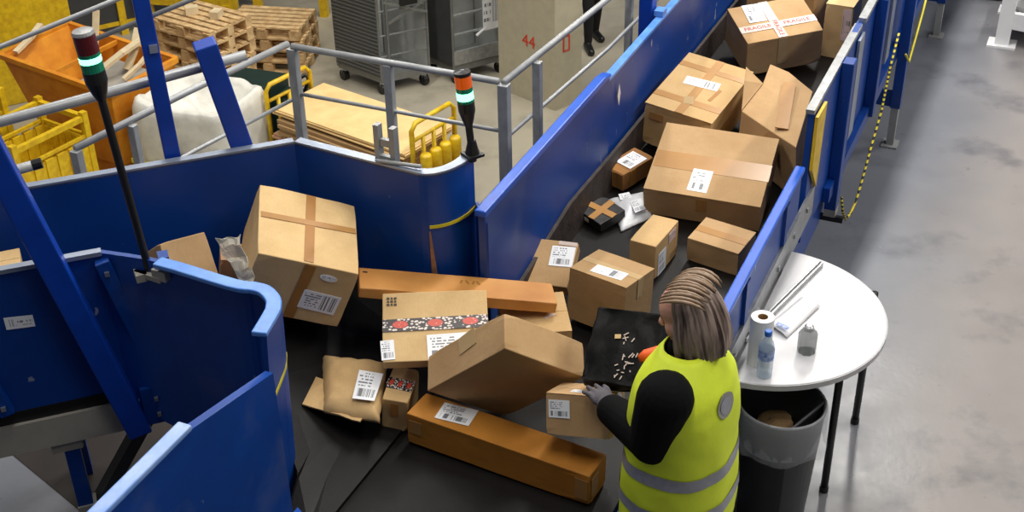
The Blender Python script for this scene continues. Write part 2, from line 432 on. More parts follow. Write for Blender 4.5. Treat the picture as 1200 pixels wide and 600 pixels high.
# right guard, low length by the table
m = MB(); m.wall([xy(P(-.99, t)) for t in (5.30, 4.6, 3.92)], .60, 1.09, .028)
g3 = m.build('guard_panel', M['blue'], mc)
m = MB(); m.wall([xy(P(-.994, t)) for t in (5.30, 3.91)], 1.078, 1.104, .045); m.build('panel_rim', M['blue_rim'], g3, bevel=.006)
m = MB(); m.wall([xy(P(-.962, t)) for t in (5.6, 3.95)], .70, .86, .014); sr = m.build('side_rail', M['galv'], mc)
for t in (4.2, 4.55, 4.9, 5.2, 5.45):
    m = MB(); m.box(P(-.945, t, .80), (.012, .022, .022), rz(ANG_N)); m.build('bolt', M['bolt'], sr)
for t in (4.35, 5.0):
    m = MB(); m.box(P(-.957, t, .97), (.02, .05, .2), rz(ANG_N)); m.build('panel_bracket', M['blue_dk'], g3)
# right guard, tall length up the aisle
m = MB(); m.wall([xy(P(-.99, t)) for t in (12.4, 9, 7.2, 5.44)], [.62]*4, [1.36, 1.36, 1.34, 1.31], .03)
g4 = m.build('guard_panel', M['blue'], mc)
m = MB(); m.wall([xy(P(-.998, t)) for t in (6.5, 5.9, 5.42)], 1.305, 1.326, .04); m.build('panel_rim', M['galv'], g4)
m = MB(); m.wall([xy(P(-.985, t)) for t in (12.4, 9, 7.2, 6.52)], [1.35, 1.35, 1.335, 1.325], [1.375, 1.375, 1.36, 1.35], .04); m.build('panel_rim', M['galv'], g4)
m = MB(); m.wall([xy(P(-.958, t)) for t in (12.4, 5.9)], .60, .68, .035); m.build('lower_beam', M['blue_dk'], g4)
m = MB(); m.prism([P(-.955, 5.43, 1.02), P(-.955, 5.58, .86), P(-.94, 5.58, .86), P(-.94, 5.43, 1.02)],
                  [P(-.955, 5.43, 1.29), P(-.955, 5.62, 1.285), P(-.94, 5.62, 1.285), P(-.94, 5.43, 1.29)])
tag(m.build('end_plate', M['yellow'], g4), 'yellow end plate')
for t, zb_ in ((6.05, .50), (6.95, .62), (8.2, .62), (9.6, .62)):
    m = MB(); m.box(P(-.93, t, (1.315+zb_)/2), (.06, .085, 1.315-zb_), rz(ANG_N)); m.build('upright', M['blue_dk'], mc, bevel=.005)
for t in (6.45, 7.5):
    m = MB(); m.box(P(-.948, t, 1.0), (.014, .13, .56), rz(ANG_N)); m.build('lit_rib_strip', M['greyrim'], g4)  # pale grey strips paint the light caught on the blue ribs
m = MB(); m.box(P(-.93, 6.05, .48), (.06, .08, .04), rz(ANG_N)); m.build('upright_foot', M['beige'], mc)
m = MB(); m.box(P(-.92, 6.03, .445), (.12, .025, .03), rz(ANG_N)); m.build('hook_bar', M['black'], mc)
# trestle legs
for t in (4.75, 7.85, 9.75):
    for s in (-.89 if t > 5 else -1.05, -2.08):
        m = MB(); hh = .78 if t > 5 and s > -1 else .40; m.box(P(s, t, .27+hh/2), (.06, .07, hh), rz(ANG_N)); lg = m.build('leg', M['blue_dk'], mc)
        m = MB(); m.box(P(s, t, .135), (.045, .055, .27), rz(ANG_N)); m.box(P(s, t, .006), (.1, .12, .012), rz(ANG_N)); m.build('leg_foot', M['greysteel'], lg)
    m = MB(); m.box(P(-1.485, t, .32), (1.13, .05, .09), rz(ANG_N)); m.build('crossbar', M['blue_dk'], mc)
# tall blue post beside the left guard
m = MB(); m.box(P(-2.082, 6.42, 1.65), (.075, .085, 3.3), rz(ANG_N))
tag(m.build('steel_post', M['blue_beam'], bevel=.006), 'tall blue steel post rising behind the long left guard of the belt conveyor', 'post')

# guard at the lower end
m = MB(); m.wall([xy(P(-2.15, t)) for t in (1.0, 1.8, 2.36, 2.6, 2.83)], [.6]*5, [1.435, 1.435, 1.435, 1.385, 1.335], .03)
g5 = m.build('guard_panel', M['blue'], mc)
m = MB(); m.wall([xy(P(-2.145, t)) for t in (1.0, 2.40)], 1.425, 1.447, .05); m.build('panel_rim', M['blue_pl'], g5, bevel=.006)
m = MB(); m.prism([P(-2.15, 2.3, .652), P(-2.09, 2.3, .652), P(-2.09, 2.86, .652), P(-2.15, 2.86, .652)],
                  [P(-2.15, 2.3, .72), P(-2.095, 2.3, .656), P(-2.095, 2.86, .656), P(-2.15, 2.86, .72)])
m.build('lip_plate', M['blue_rim'], mc)

# ------------------------------------------------------------------ side conveyor
sc_ = thing('side_conveyor', Q(-.6, 4.3, .2376), 'tall blue-sided side conveyor joining the belt from the left, with inclined ribs', 'conveyor')
ZS = 1.1
# belt and the chute down to the main belt
m = MB(); bl = [(-2.8, 4.08), (.12, 4.06), (.34, 3.72), (.46, 4.6), (-2.8, 4.6)]
m.prism([Q(a, b, ZS-.05) for a, b in bl], [Q(a, b, ZS) for a, b in bl]); m.build('belt', M['belt'], sc_)
# far wall with its rounded corner
cv = [(-.341, 4.309), (-.309, 4.302), (-.263, 4.312), (-.216, 4.34), (-.169, 4.392), (-.138, 4.455)]
cv0 = cv; cv = smooth_path(cv)
far = [xy(Q(-2.8, 4.61)), xy(Q(-1.2, 4.61))]
m = MB(); m.wall(far + [(-.835, 4.585)], .9, 1.6, .025); w1 = m.build('far_wall', M['blue_dk'], sc_)
m = MB(); m.wall(far + [(-.835, 4.585)], 1.592, 1.608, .035); m.build('wall_rim', M['greyrim'], w1)
m = MB(); m.wall([(-.835, 4.585), (-.6, 4.454)] + cv, .62, 1.6, .022); w2 = m.build('corner_panel', M['blue'], sc_)
m = MB(); m.wall([(-.835, 4.585), (-.6, 4.454)] + cv, 1.592, 1.608, .04); m.build('wall_rim', M['greyrim'], w2)
off = [(x+.004*a, y+.004*b) for (x, y), (a, b) in zip(cv0[1:], ((0, -1), (.2, -1), (.5, -.8), (.8, -.6), (1, -.3)))]
off = smooth_path(off); m = MB(); m.wall(off, 1.372, 1.385, .003); tag(m.build('edge_stripe', M['yellowln'], w2), 'thin yellow stripe')
m = MB(); m.prism([V((-.312, 4.299, 1.0)), V((-.275, 4.304, 1.0)), V((-.285, 4.301, 1.0)), V((-.305, 4.298, 1.0))],
                  [V((-.312, 4.298, 1.36)), V((-.306, 4.298, 1.36)), V((-.306, 4.296, 1.36)), V((-.312, 4.296, 1.36))])
tag(m.build('worn_edge', M['worn'], w2), 'bare worn edge of the corner')
m = MB(); m.wall([(-.138, 4.447), (-.1, 4.28)], .62, 1.40, .012); m.build('closing_strip', M['blue_dk'], w2)
# grey sensor bracket on the rim
m = MB(); bx = rz(math.atan2(-.131, .235))
for dx in (-.035, .035): m.box((-.462 + dx*.87, 4.42 - dx*.49, 1.65), (.022, .03, .2), bx)
m.box((-.462, 4.42, 1.6), (.05, .02, .05), bx); m.box((-.462, 4.42, 1.68), (.04, .02, .03), bx)
m.build('sensor_bracket', M['greysteel'], sc_)
m = MB(); m.tube([(-.50, 4.40, 1.615), (-.33, 4.335, 1.62)], .008); m.build('sensor_rod', M['greysteel'], sc_)
# near wall, wrapping round into the lower guard
belt_side = [(-.755, 3.30), (-.735, 3.40), (-.73, 3.447), (-.74, 3.505), (-.78, 3.565), (-.833, 3.592), (-.90, 3.612), (-1.172, 3.756), (-1.396, 3.828)]
kk = (1.4, 1.4, 1.2, .8, .4, .2, 0, 0, 0)
bot = [(x-.05*k*NX, y-.05*k*NY) for (x, y), k in zip(belt_side, kk)]
zz0 = [.62]*6 + [.66, .85, .96]
bs_, bt_ = smooth_path(belt_side, 4), smooth_path(bot, 4)
zs_ = [zz0[i//4] + (zz0[min(i//4+1, 8)]-zz0[i//4])*(i % 4)/4 for i in range(33)]
m = MB(); m.wall(bt_, zs_, 1.6, .02, top=bs_); w3 = m.build('corner_panel', M['blue'], sc_)
m = MB(); m.wall(bs_[:-4], 1.594, 1.612, .05); tag(m.build('wall_rim', M['blue_lt'], w3, bevel=.004), 'pale blue C-shaped rim')
near = [(-1.396, 3.828), xy(Q(-.6, 4.075)), xy(Q(-2.8, 4.075))]
m = MB(); m.wall(near, .95, 1.6, .02); w4 = m.build('near_wall', M['blue_dk'], sc_)
m = MB(); m.wall(near, 1.592, 1.608, .03); m.build('wall_rim', M['greyrim'], w4)
st_ = []
for (x, y), (a, b), z in zip(bot[0:4], ((1, -.4), (1, -.3), (1, .1), (1, .4)), (1.32, 1.345, 1.36, 1.37)):
    k = (z-.62)/.98; i = len(st_); tx, ty = belt_side[i]; st_.append((x+(tx-x)*k + .004*a, y+(ty-y)*k + .004*b))
m = MB(); m.wall(st_, [1.325, 1.35, 1.362, 1.372], [1.338, 1.363, 1.375, 1.385], .003); tag(m.build('edge_stripe', M['yellowln'], w3), 'thin yellow stripe')
# inclined ribs on the outside of the near wall
for a, b in (((-.085, 1.58), (.03, 1.04)), ((-.62, 1.58), (-.50, 1.04))):
    m = MB(); m.bar(Q(a[0], 4.035, a[1]), Q(b[0], 4.035, b[1]), .05, .04, up=Q(0, 1) ); rb = m.build('rib', M['blue'], w4, bevel=.004)
    for k in (.08, .93):
        m = MB(); m.box(Q(a[0]+(b[0]-a[0])*k, 4.012, a[1]+(b[1]-a[1])*k), (.016, .012, .016), rz(ANG_M)); m.build('bolt', M['bolt'], rb)
m = MB(); m.box(Q(.115, 4.0, 1.27), (.035, .05, .62), rz(ANG_M)); m.build('rib', M['blue_dk'], w3)
# bottom channel and gap plate
m = MB(); m.box(Q(-1.37, 4.06, .915), (2.86, .05, .125), rz(ANG_M)); bc = m.build('bottom_channel', M['beige'], sc_)
m = MB(); m.box(Q(-1.37, 4.065, 1.0), (2.86, .03, .05), rz(ANG_M)); m.build('shadow_gap_bar', M['black'], sc_)
m = MB(); m.box(Q(.10, 4.02, .93), (.12, .02, .2), rz(ANG_M)); jp = m.build('joint_plate', M['blue_dk'], sc_)
for a, z in ((.07, .99), (.13, .97), (.09, .90), (.07, .85), (.13, .88)):
    m = MB(); m.box(Q(a, 4.005, z), (.014, .012, .014), rz(ANG_M)); m.build('bolt', M['bolt'], jp)
m = MB(); m.bar(V((-1.16, 3.66, .95)), V((-.98, 3.545, .90)), .03, .05); m.bar(V((-1.13, 3.62, .88)), V((-.96, 3.52, .85)), .05, .03); m.build('joint_bar', M['blue'], sc_)
m = MB(); m.sphere(V((-1.07, 3.58, .86)), .022, 8); m.sphere(V((-1.16, 3.64, .87)), .02, 8); m.build('joint_knob', M['bolt'], sc_)
# telescopic leg
m = MB(); lx, ly = Q(-.34, 4.06)[:2]
m.prism([V((lx-.05, ly-.02, .92)), V((lx+.05, ly+.015, .92)), V((lx+.05, ly+.03, .92)), V((lx-.05, ly, .92))],
        [V((lx-.05, ly-.02, .80))*1, V((lx+.05, ly+.015, .80)), V((lx+.05, ly+.03, .80)), V((lx-.05, ly, .80))]); m.build('leg_bracket', M['beige'], sc_)
m = MB(); m.box((lx, ly+.04, .68), (.055, .055, .36), rz(ANG_M)); lg = m.build('leg', M['blue'], sc_)
m = MB(); m.box((lx+.005, ly+.04, .26), (.07, .07, .52), rz(ANG_M)); m.box((lx+.005, ly+.04, .01), (.16, .16, .02), rz(ANG_M)); lf = m.build('leg_foot', M['beige'], lg)
m = MB()
for k in range(5): m.box((lx+.017, ly+.002, .14+k*.08), (.018, .008, .045), rz(ANG_M))
m.build('adjusting_slots', M['black'], lf)
m = MB(); m.bar(Q(-.30, 4.12, .45), Q(.0, 4.2, .84), .05, .05); m.build('strut', M['dkgrey'], sc_)
m = MB(); m.box(Q(-.34, 4.62, .46), (.06, .06, .92), rz(ANG_M)); m.build('leg', M['blue'], sc_)
# little white plate on the outside
m = MB(); c0, c1 = Q(-.435, 4.052, 1.42), Q(-.342, 4.052, 1.41); c2, c3 = Q(-.342, 4.052, 1.362), Q(-.435, 4.052, 1.37)
f = m.quad([c3, c2, c1, c0]); uvl = m.bm.loops.layers.uv.new()
for l_, uv in zip(f.loops, ((0, 0), (1, 0), (1, 1), (0, 1))): l_[uvl].uv = uv
tag(m.build('maker_plate', M['labs'], w4), 'small white sticker with dark print')
# inclined braces: one on the near wall, one behind the far wall
m = MB(); m.bar(V((-1.375, 3.775, .85)), V((-1.735, 3.65, 2.62)), .085, .075, up=Q(0, 1)); br = m.build('brace', M['blue_beam'], sc_, bevel=.006)
for z in (.93, 1.0):
    m = MB(); m.box(Q(-.0, 3.985, z), (.014, .012, .014), rz(ANG_M)); m.build('bolt', M['bolt'], br)
m = MB(); m.box(Q(.0, 4.01, .96), (.10, .02, .16), rz(ANG_M)); m.build('brace_foot', M['blue_dk'], br)
m = MB(); m.bar(Q(.62, 4.69, .95), Q(.42, 4.69, 2.03), .085, .09, up=Q(0, 1)); m.build('brace', M['blue_beam'], sc_, bevel=.006)
m = MB(); m.bar(Q(.255, 4.69, .9), Q(.205, 4.69, 2.9), .06, .06, up=Q(0, 1)); m.build('upright', M['blue_beam'], sc_, bevel=.005)
m = MB(); m.box(Q(.235, 4.655, 2.05), (.03, .012, .03), rz(ANG_M)); m.build('bolt', M['bolt'], sc_)
# grey hand rails fixed behind the far wall
hr = thing('hand_rail', Q(-.6, 4.75, 1.7), 'pair of grey tubular rails running behind the far blue wall of the side conveyor', 'rail')
m = MB(); m.tube([Q(-2.6, 4.755, 1.56), Q(-.343, 4.755, 1.815), Q(.575, 4.755, 1.93)], .02); m.build('top_tube', M['railgrey'], hr, smooth=True)
m = MB(); m.tube([Q(-2.6, 4.755, 1.33), Q(-.38, 4.755, 1.605), Q(-.25, 4.755, 1.622)], .02); tb = m.build('lower_tube', M['railgrey'], hr, smooth=True)
m = MB(); m.tube([Q(-.27, 4.755, 1.619), Q(-.235, 4.755, 1.624)], .021); m.build('tube_end', M['black'], tb)
m = MB(); m.tube([Q(-1.3, 4.755, 1.49), Q(-1.3, 4.755, 1.71)], .02); m.build('post', M['railgrey'], hr)

# side conveyor and hand rails scaled up about the camera position
for o_ in (sc_, hr):
    L_ = o_.location.copy(); o_.scale = (1.064,)*3; o_.location = (L_.x*1.064, L_.y*1.064, L_.z*1.064 - .2528)
bpy.context.view_layer.update()
# chute from the side belt down to the main belt
m = MB()
top = [V((-1.06, 3.94, .915)), V((-.865, 3.825, .80)), V((-.795, 3.66, .73)), P(-2.17, 2.78, .668), P(-2.05, 2.78, .668), P(-2.04, 3.3, .668), P(-2.04, 4.02, .668), Q(1.14, 4.46, .69), Q(.80, 4.86, .915), Q(.44, 4.88, .916)]
cen = P(-2.36, 3.62, .72)
vt = [m.bm.verts.new(p) for p in top]; vc = m.bm.verts.new(cen); vb = [m.bm.verts.new(p - V((0, 0, .012))) for p in top]
for i in range(len(vt)):
    j = (i+1) % len(vt)
    m.bm.faces.new((vt[i], vt[j], vc)); m.bm.faces.new((vt[i], vb[i], vb[j], vt[j]))
m.bm.faces.new(vb[::-1])
m.build('chute', M['belt'], sc_)

# ------------------------------------------------------------------ signal lamps
def beacon(base, top, label, colours, r=.036, pole_r=.016):
    b = V(base); t = V(top); L = (t-b).length
    o = thing('signal_lamp', b, label, 'signal lamp', 'signal lamps on the side conveyor')
    ax = (t-b).normalized(); Rm = V((0, 0, 1)).rotation_difference(ax).to_matrix()
    def lz(prof, nm, mt, par=None):
        mm = MB(); mm.lathe(prof, seg=20)
        bmesh.ops.transform(mm.bm, matrix=Rm.to_4x4(), verts=mm.bm.verts)
        return mm.build(nm, mt, par or o, local=True, smooth=False)
    z = L
    lz([(pole_r, -.02), (pole_r, L)], 'pole', M['black'])
    lz([(pole_r, z-.02), (r*.7, z+.01), (r, z+.05), (r, z+.09)], 'lamp_base', M['black']); z += .09
    for nm, mt, h in colours:
        lz([(r*.98, z), (r*.98, z+h)], nm, mt); z += h
    return o, z, lz
o, z, lz = beacon((-1.303, 4.006, 1.385), (-1.352, 4.006, 2.09), 'signal lamp with dark red top over glowing green lens on tall black pole', 
    (('green_lens', M['lamp_gr'], .032), ('lit_lens', M['lamp_on'], .02), ('green_lens', M['lamp_gr'], .012), ('red_lens', M['lamp_red'], .062)), .037, .014)
lz([(.036, z), (.038, z+.004), (.034, z+.014), (.01, z+.018)], 'cap', M['greysteel'])
m = MB(); m.box((-1.295, 3.995, 1.39), (.12, .05, .02), rz(-.5)); m.box((-1.245, 3.97, 1.41), (.06, .05, .04), rz(-.5)); m.box((-1.335, 4.0, 1.385), (.04, .06, .03), rz(.4))
m.build('bracket', M['beige'], o)
o, z, lz = beacon((-.15, 4.72, 1.455), (-.162, 4.72, 1.61), 'signal lamp with amber top over glowing green lens on short black pole', 
    (('green_lens', M['lamp_gr'], .012), ('lit_lens', M['lamp_on'], .032), ('green_lens', M['lamp_gr'], .02), ('amber_lens', M['lamp_or'], .05)), .034, .015)
lz([(.034, z), (.034, z+.014), (.008, z+.02)], 'cap', M['black'])
m = MB(); m.box((-.15, 4.72, 1.465), (.07, .07, .012), rz(.6)); m.lathe([(.03, 0), (.016, .06)], (-.151, 4.72, 1.47), 12); m.build('bracket', M['black'], o)

# ------------------------------------------------------------------ railings on the platform edge
def railing(name_label, pts, posts, mids, z=1.11, r=.0185):
    o = thing('guard_railing', pts[0], name_label, 'railing', 'grey guard railings')
    mm = MB(); mm.tube([V((p[0], p[1], z)) for p in pts], r); mm.build('top_rail', M['railgrey'], o, smooth=True)
    for zz in mids:
        mm = MB(); mm.tube([V((p[0], p[1], zz)) for p in pts], r*.62, 8); mm.build('mid_rail', M['railgrey'], o, smooth=True)
    for p, w in posts:
        mm = MB(); mm.box((p[0], p[1], z/2-.005), (w, w, z-.01), rz(ANG_N)); mm.box((p[0], p[1], .006), (.11, .11, .012), rz(ANG_N)); mm.build('post', M['railgrey'], o, bevel=.004)
    return o
railing('grey railing on the platform edge in front of the cage trolleys', [P(-3.83, 5.61), P(-2.6, 5.61)], [(P(-3.83, 5.61), .05), (P(-3.24, 5.61), .045)], (.83,))
railing('grey railing running alongside the belt conveyor past the painted column', [P(-2.57, 5.61), P(-2.475, 6.9), P(-2.42, 9.5)], [(P(-2.57, 5.61), .055), (P(-2.52, 5.93), .045), (P(-2.52, 7.40), .045)], (.79,))
railing('grey railing stepping off towards the yellow crates, behind the side conveyor', [P(-3.87, 5.63), P(-4.02, 4.9), P(-4.14, 4.2)], [(P(-4.06, 4.52), .04), (P(-4.14, 4.2), .045)], (.78,))

# ------------------------------------------------------------------ parcels
def rotm(y, p, r):
    return Matrix.Rotation(rad(y), 3, 'Z') @ Matrix.Rotation(rad(p), 3, 'X') @ Matrix.Rotation(rad(r), 3, 'Y')
PG = 'parcels on the conveyors'
def grid_box(bm, d, c=(0, 0, 0), n=6, amp=.0016, seed=0, inward=True):
    """closed box of n x n patches per side, gently dented"""
    hx, hy, hz_ = d[0]/2, d[1]/2, d[2]/2; c = V(c); cache = {}
    def vert(i, j, k):
        key = (i, j, k)
        if key not in cache:
            p = V((hx*(2*i/n-1), hy*(2*j/n-1), hz_*(2*k/n-1)))
            q = (p + V((seed*3.1, seed*1.7, 0)))*9
            e = (noise.noise(q) - .9)*amp if inward else noise.noise(q)*amp
            nn = V(((i == n)-(i == 0), (j == n)-(j == 0), (k == n)-(k == 0)))
            corner = sum(abs(x) for x in nn)
            p = p + nn*e*(1.0 if corner == 1 else .5)
            if corner == 3: p -= nn*amp*random.random()*2.2
            cache[key] = bm.verts.new(c + p)
        return cache[key]
    for a in range(n):
        for b in range(n):
            bm.faces.new([vert(a, b, 0), vert(a, b+1, 0), vert(a+1, b+1, 0), vert(a+1, b, 0)])
            bm.faces.new([vert(a, b, n), vert(a+1, b, n), vert(a+1, b+1, n), vert(a, b+1, n)])
            bm.faces.new([vert(a, 0, b), vert(a+1, 0, b), vert(a+1, 0, b+1), vert(a, 0, b+1)])
            bm.faces.new([vert(a, n, b), vert(a, n, b+1), vert(a+1, n, b+1), vert(a+1, n, b)])
            bm.faces.new([vert(0, a, b), vert(0, a, b+1), vert(0, a+1, b+1), vert(0, a+1, b)])
            bm.faces.new([vert(n, a, b), vert(n, a+1, b), vert(n, a+1, b+1), vert(n, a, b+1)])
def carton(c, ypr, d, mt, label, seam='x', name='cardboard_box', cat='parcel', seed=0, amp=.0022):
    bm = bmesh.new(); ft = .003
    if seam:
        grid_box(bm, (d[0], d[1], d[2]-ft), (0, 0, -ft/2), amp=amp, seed=seed)
        for sgn in (-1, 1):                                  # two closing flaps meeting in the middle
            if seam == 'x': grid_box(bm, (d[0]-.002, d[1]/2-.0016, ft), (0, sgn*(d[1]/4+.0004), d[2]/2-ft/2), n=3, amp=.0004, seed=seed+sgn)
            else: grid_box(bm, (d[0]/2-.0016, d[1]-.002, ft), (sgn*(d[0]/4+.0004), 0, d[2]/2-ft/2), n=3, amp=.0004, seed=seed+sgn)
    else: grid_box(bm, d, amp=amp, seed=seed)
    me = bpy.data.meshes.new(name); bm.to_mesh(me); bm.free(); me.materials.append(mt)
    o = bpy.data.objects.new(name, me); COL.objects.link(o)
    b = o.modifiers.new('edge', 'BEVEL'); b.width = .0035; b.segments = 2; b.limit_method = 'ANGLE'; b.angle_limit = rad(50)
    o.location = V(c); o.rotation_euler = rotm(*ypr).to_euler(); o['dims'] = 0.0; del o['dims']
    return tag(o, label, cat, PG)
FACES = {'top': (V((1, 0, 0)), V((0, 1, 0)), V((0, 0, 1))), 'front': (V((1, 0, 0)), V((0, 0, 1)), V((0, -1, 0))),
         'right': (V((0, 1, 0)), V((0, 0, 1)), V((1, 0, 0))), 'left': (V((0, -1, 0)), V((0, 0, 1)), V((-1, 0, 0)))}
def decal(o, d, face, u, v, w, h, ang, mt, name, label=None, off=.0012, shape=None):
    X, Y, Z = FACES[face]; half = abs(Z.x)*d[0]/2 + abs(Z.y)*d[1]/2 + abs(Z.z)*d[2]/2
    if face == 'left': u = -u
    a = rad(ang); x = X*cos(a) + Y*sin(a); y = Y*cos(a) - X*sin(a)
    c = X*u + Y*v + Z*(half + off)
    bm = bmesh.new(); uvl = bm.loops.layers.uv.new()
    if shape == 'oval': pts = [(.5*cos(t), .5*sin(t)) for t in [2*pi*k/20 for k in range(20)]]
    else: pts = [(-.5, -.5), (.5, -.5), (.5, .5), (-.5, .5)]
    top = [bm.verts.new(c + x*(p[0]*w) + y*(p[1]*h)) for p in pts]; bo = [bm.verts.new(q.co - Z*(off+.0002)) for q in top]
    f = bm.faces.new(top)
    for l_, p in zip(f.loops, pts): l_[uvl].uv = (p[0]+.5, p[1]+.5)
    for i in range(len(pts)):
        j = (i+1) % len(pts); bm.faces.new((top[i], bo[i], bo[j], top[j]))
    me = bpy.data.meshes.new(name); bm.to_mesh(me); bm.free(); me.materials.append(mt)
    k = bpy.data.objects.new(name, me); COL.objects.link(k); k.parent = o
    if label: k['label'] = label
    return k
def face_mat4(d, face, u, v, ang, off=.002):
    X, Y, Z = FACES[face]; half = abs(Z.x)*d[0]/2 + abs(Z.y)*d[1]/2 + abs(Z.z)*d[2]/2
    a = rad(ang); x = X*cos(a)+Y*sin(a); y = Y*cos(a)-X*sin(a)
    return Matrix.Translation(X*u + Y*v + Z*(half+off)) @ Matrix((x, y, Z)).transposed().to_4x4()

# -- on the main belt, lower heap
d = (.284, .228, .243)
b = carton((.417, 4.698, .794), (-37.1, -6, -.6), d, M['kraft3'], 'plain brown box with white label on top, just behind the black parcel she holds', 'x', seed=1)
decal(b, d, 'top', .013, -.044, .147, .07, 5, M['labw0'], 'shipping_label')
decal(b, d, 'top', 0, .0, .282, .04, 0, M['tape_pl'], 'packing_tape', off=.0008); decal(b, d, 'right', 0, .075, .04, .09, 0, M['tape_pl'], 'packing_tape')
d = (.765, .144, .142)
b = carton((-.042, 3.782, .728), (-28.9, -.3, .6), d, M['kraft_or'], 'long orange-brown box lying nearest on the dark belt, white label at its left end', None, seed=2)
decal(b, d, 'top', -.211, .010, .139, .097, 7, M['lab0'], 'shipping_label')
decal(b, d, 'front', -.345, .012, .055, .06, 0, M['tape_dk'], 'packing_tape'); decal(b, d, 'right', -.03, 0.0, .055, .09, 0, M['tape_dk'], 'packing_tape'); decal(b, d, 'front', .35, .0, .05, .09, 0, M['tape_dk'], 'packing_tape')
d = (.239, .177, .153)
b = carton((.254, 3.724, .943), (-25.2, -23.1, -10.2), d, M['kraft'], 'brown box tilted under the gloved hand, small white label on its front', 'x', seed=3)
decal(b, d, 'front', -.069, .02, .08, .065, 1, M['lab1'], 'shipping_label'); decal(b, d, 'top', -.014, -.035, .052, .04, -4, M['labw1'], 'shipping_label')
d = (.206, .239, .067)
b = carton((.176, 4.967, .763), (-17, 25.2, -1.4), d, M['kraft'], 'flat brown box propped up behind the right end of the long orange box', None, seed=4)
decal(b, d, 'top', .044, .038, .107, .106, 3, M['lab2'], 'shipping_label'); decal(b, d, 'top', .055, .108, .085, .02, 0, M['tape_wh'], 'packing_tape')
d = (.105, .202, .153)
b = carton((-.446, 4.068, .742), (-9.6, 2.2, 5.5), d, M['kraft2'], 'small upright box with red printed tape, squeezed between envelope and long box', None, seed=5)
decal(b, d, 'top', -.002, -.004, .106, .062, -4, M['printed'], 'printed_tape', 'dark tape printed in red and white'); decal(b, d, 'front', -.002, .03, .03, .06, 0, M['tape_br'], 'packing_tape')
d = (.8, .164, .05)
b = carton((-.224, 4.456, .985), (6.1, -3.2, 10.6), d, M['wood_or'], 'long flat orange box running from the tall taped box to the belt corner', None, seed=6, amp=.001)
b.name = 'flat_box'
decal(b, d, 'top', -.01, .035, .06, .018, 0, M['ink'], 'ink_mark') if 0 else None
m = MB()
for k, u in enumerate((.015, .04, .065, .085)): m.box((u, .03, d[2]/2+.0004), (.008, .028, .0006), rz(.35 if k % 2 else -.3))
m.build('faint_stamp', M['tape_br'], b, local=True)
decal(b, d, 'top', -.375, .045, .02, .01, 0, M['ink'], 'hand_hole')
d = (.412, .305, .058)
b = carton((-.303, 4.207, .974), (2.5, 26.8, .7), d, M['kraft_lt'], 'flat pale box wrapped with wide red printed tape, leaning on the orange box', None, seed=7)
decal(b, d, 'top', 0, .008, .408, .055, 1, M['printed'], 'printed_tape', 'dark tape printed in red and white')
decal(b, d, 'top', -.185, -.1, .052, .084, 4, M['lab3'], 'shipping_label'); decal(b, d, 'top', .047, -.094, .161, .11, 2, M['lab4'], 'shipping_label')
m = MB()
for i in range(3):
    for j in range(3): m.box((-.182+i*.014, .098+j*.014, d[2]/2+.0004), (.008 if (i+j) % 2 else .011, .009, .0006))
m.build('printed_stamp', M['ink'], b, local=True)
d = (.387, .148, .454)
b = carton((-.034, 3.968, .962), (-.2, 27.2, 41), d, M['kraft'], 'large brown box standing on one corner like a roof over the long box', None, seed=8)
decal(b, d, 'left', .041, .013, .096, .07, 98, M['tape_pl'], 'packing_tape', 'pale sticky patch')
decal(b, d, 'top', .0, .0, .385, .012, 0, M['tape_br'], 'packing_tape') if 0 else None
d = (.278, .285, .22)
b = carton((.085, 4.45, .761), (4.9, 0, 0), d, M['kraft2'], 'flat brown box half hidden between roof-like tilted box and orange flat box', 'x', seed=9)
decal(b, d, 'top', .06, -.03, .05, .018, 30, M['tape_wh'], 'packing_tape')
# -- on the main belt, further up
d = (.132, .258, .181)
b = carton((.65, 5.149, .742), (-30, .4, .1), d, M['kraft2'], 'small tall box standing alone mid-belt with a label down its right side', None, seed=10)
decal(b, d, 'right', -.052, -.03, .085, .115, 0, M['lab5'], 'shipping_label'); decal(b, d, 'right', .055, .05, .075, .05, 0, M['labp'], 'shipping_label', 'pinkish printed label'); decal(b, d, 'front', 0, .04, .035, .1, 0, M['tape_br'], 'packing_tape') if 0 else None
d = (.256, .192, .125)
b = carton((.966, 5.174, .722), (-33.7, 4.5, 1), d, M['kraft'], 'plain unlabelled brown box against the right guard, just above the white table', 'x', seed=11)
decal(b, d, 'top', 0, 0, .25, .045, 0, M['tape_dk'], 'packing_tape')
d = (.567, .481, .17)
b = carton((.988, 5.694, .806), (-19.6, 16, 1.2), d, M['kraft'], 'biggest brown box mid-belt, broad tape and a square white label on its sloping top', 'x', seed=12)
decal(b, d, 'top', .005, -.016, .562, .115, 1, M['tape_dk'], 'packing_tape', off=.0008); decal(b, d, 'top', -.03, -.131, .096, .15, -1, M['lab0'], 'shipping_label')
decal(b, d, 'right', -.02, .0, .115, .12, 0, M['tape_pl'], 'packing_tape'); decal(b, d, 'front', 0, .03, .05, .08, 0, M['tape_dk'], 'packing_tape')
d = (.135, .231, .097)
b = carton((.604, 5.937, .720), (-47.9, 6, 3), d, M['kraft_dk'], 'small dark brown box by the left guard, white label filling its top', None, seed=13)
decal(b, d, 'top', .004, .018, .1, .125, -1, M['lab2'], 'shipping_label'); decal(b, d, 'front', .0, .0, .035, .09, 0, M['tape_br'], 'packing_tape'); decal(b, d, 'top', 0, -.085, .13, .045, 0, M['tape_br'], 'packing_tape'); decal(b, d, 'right', -.04, 0, .04, .09, 0, M['tape_br'], 'packing_tape')
d = (.161, .164, .054)
b = carton((.44, 5.53, .697), (-52.1, 8, 4), d, M['kraft_bl'], 'flat black box with crossed brown tape next to the white mailing bag', None, seed=14)
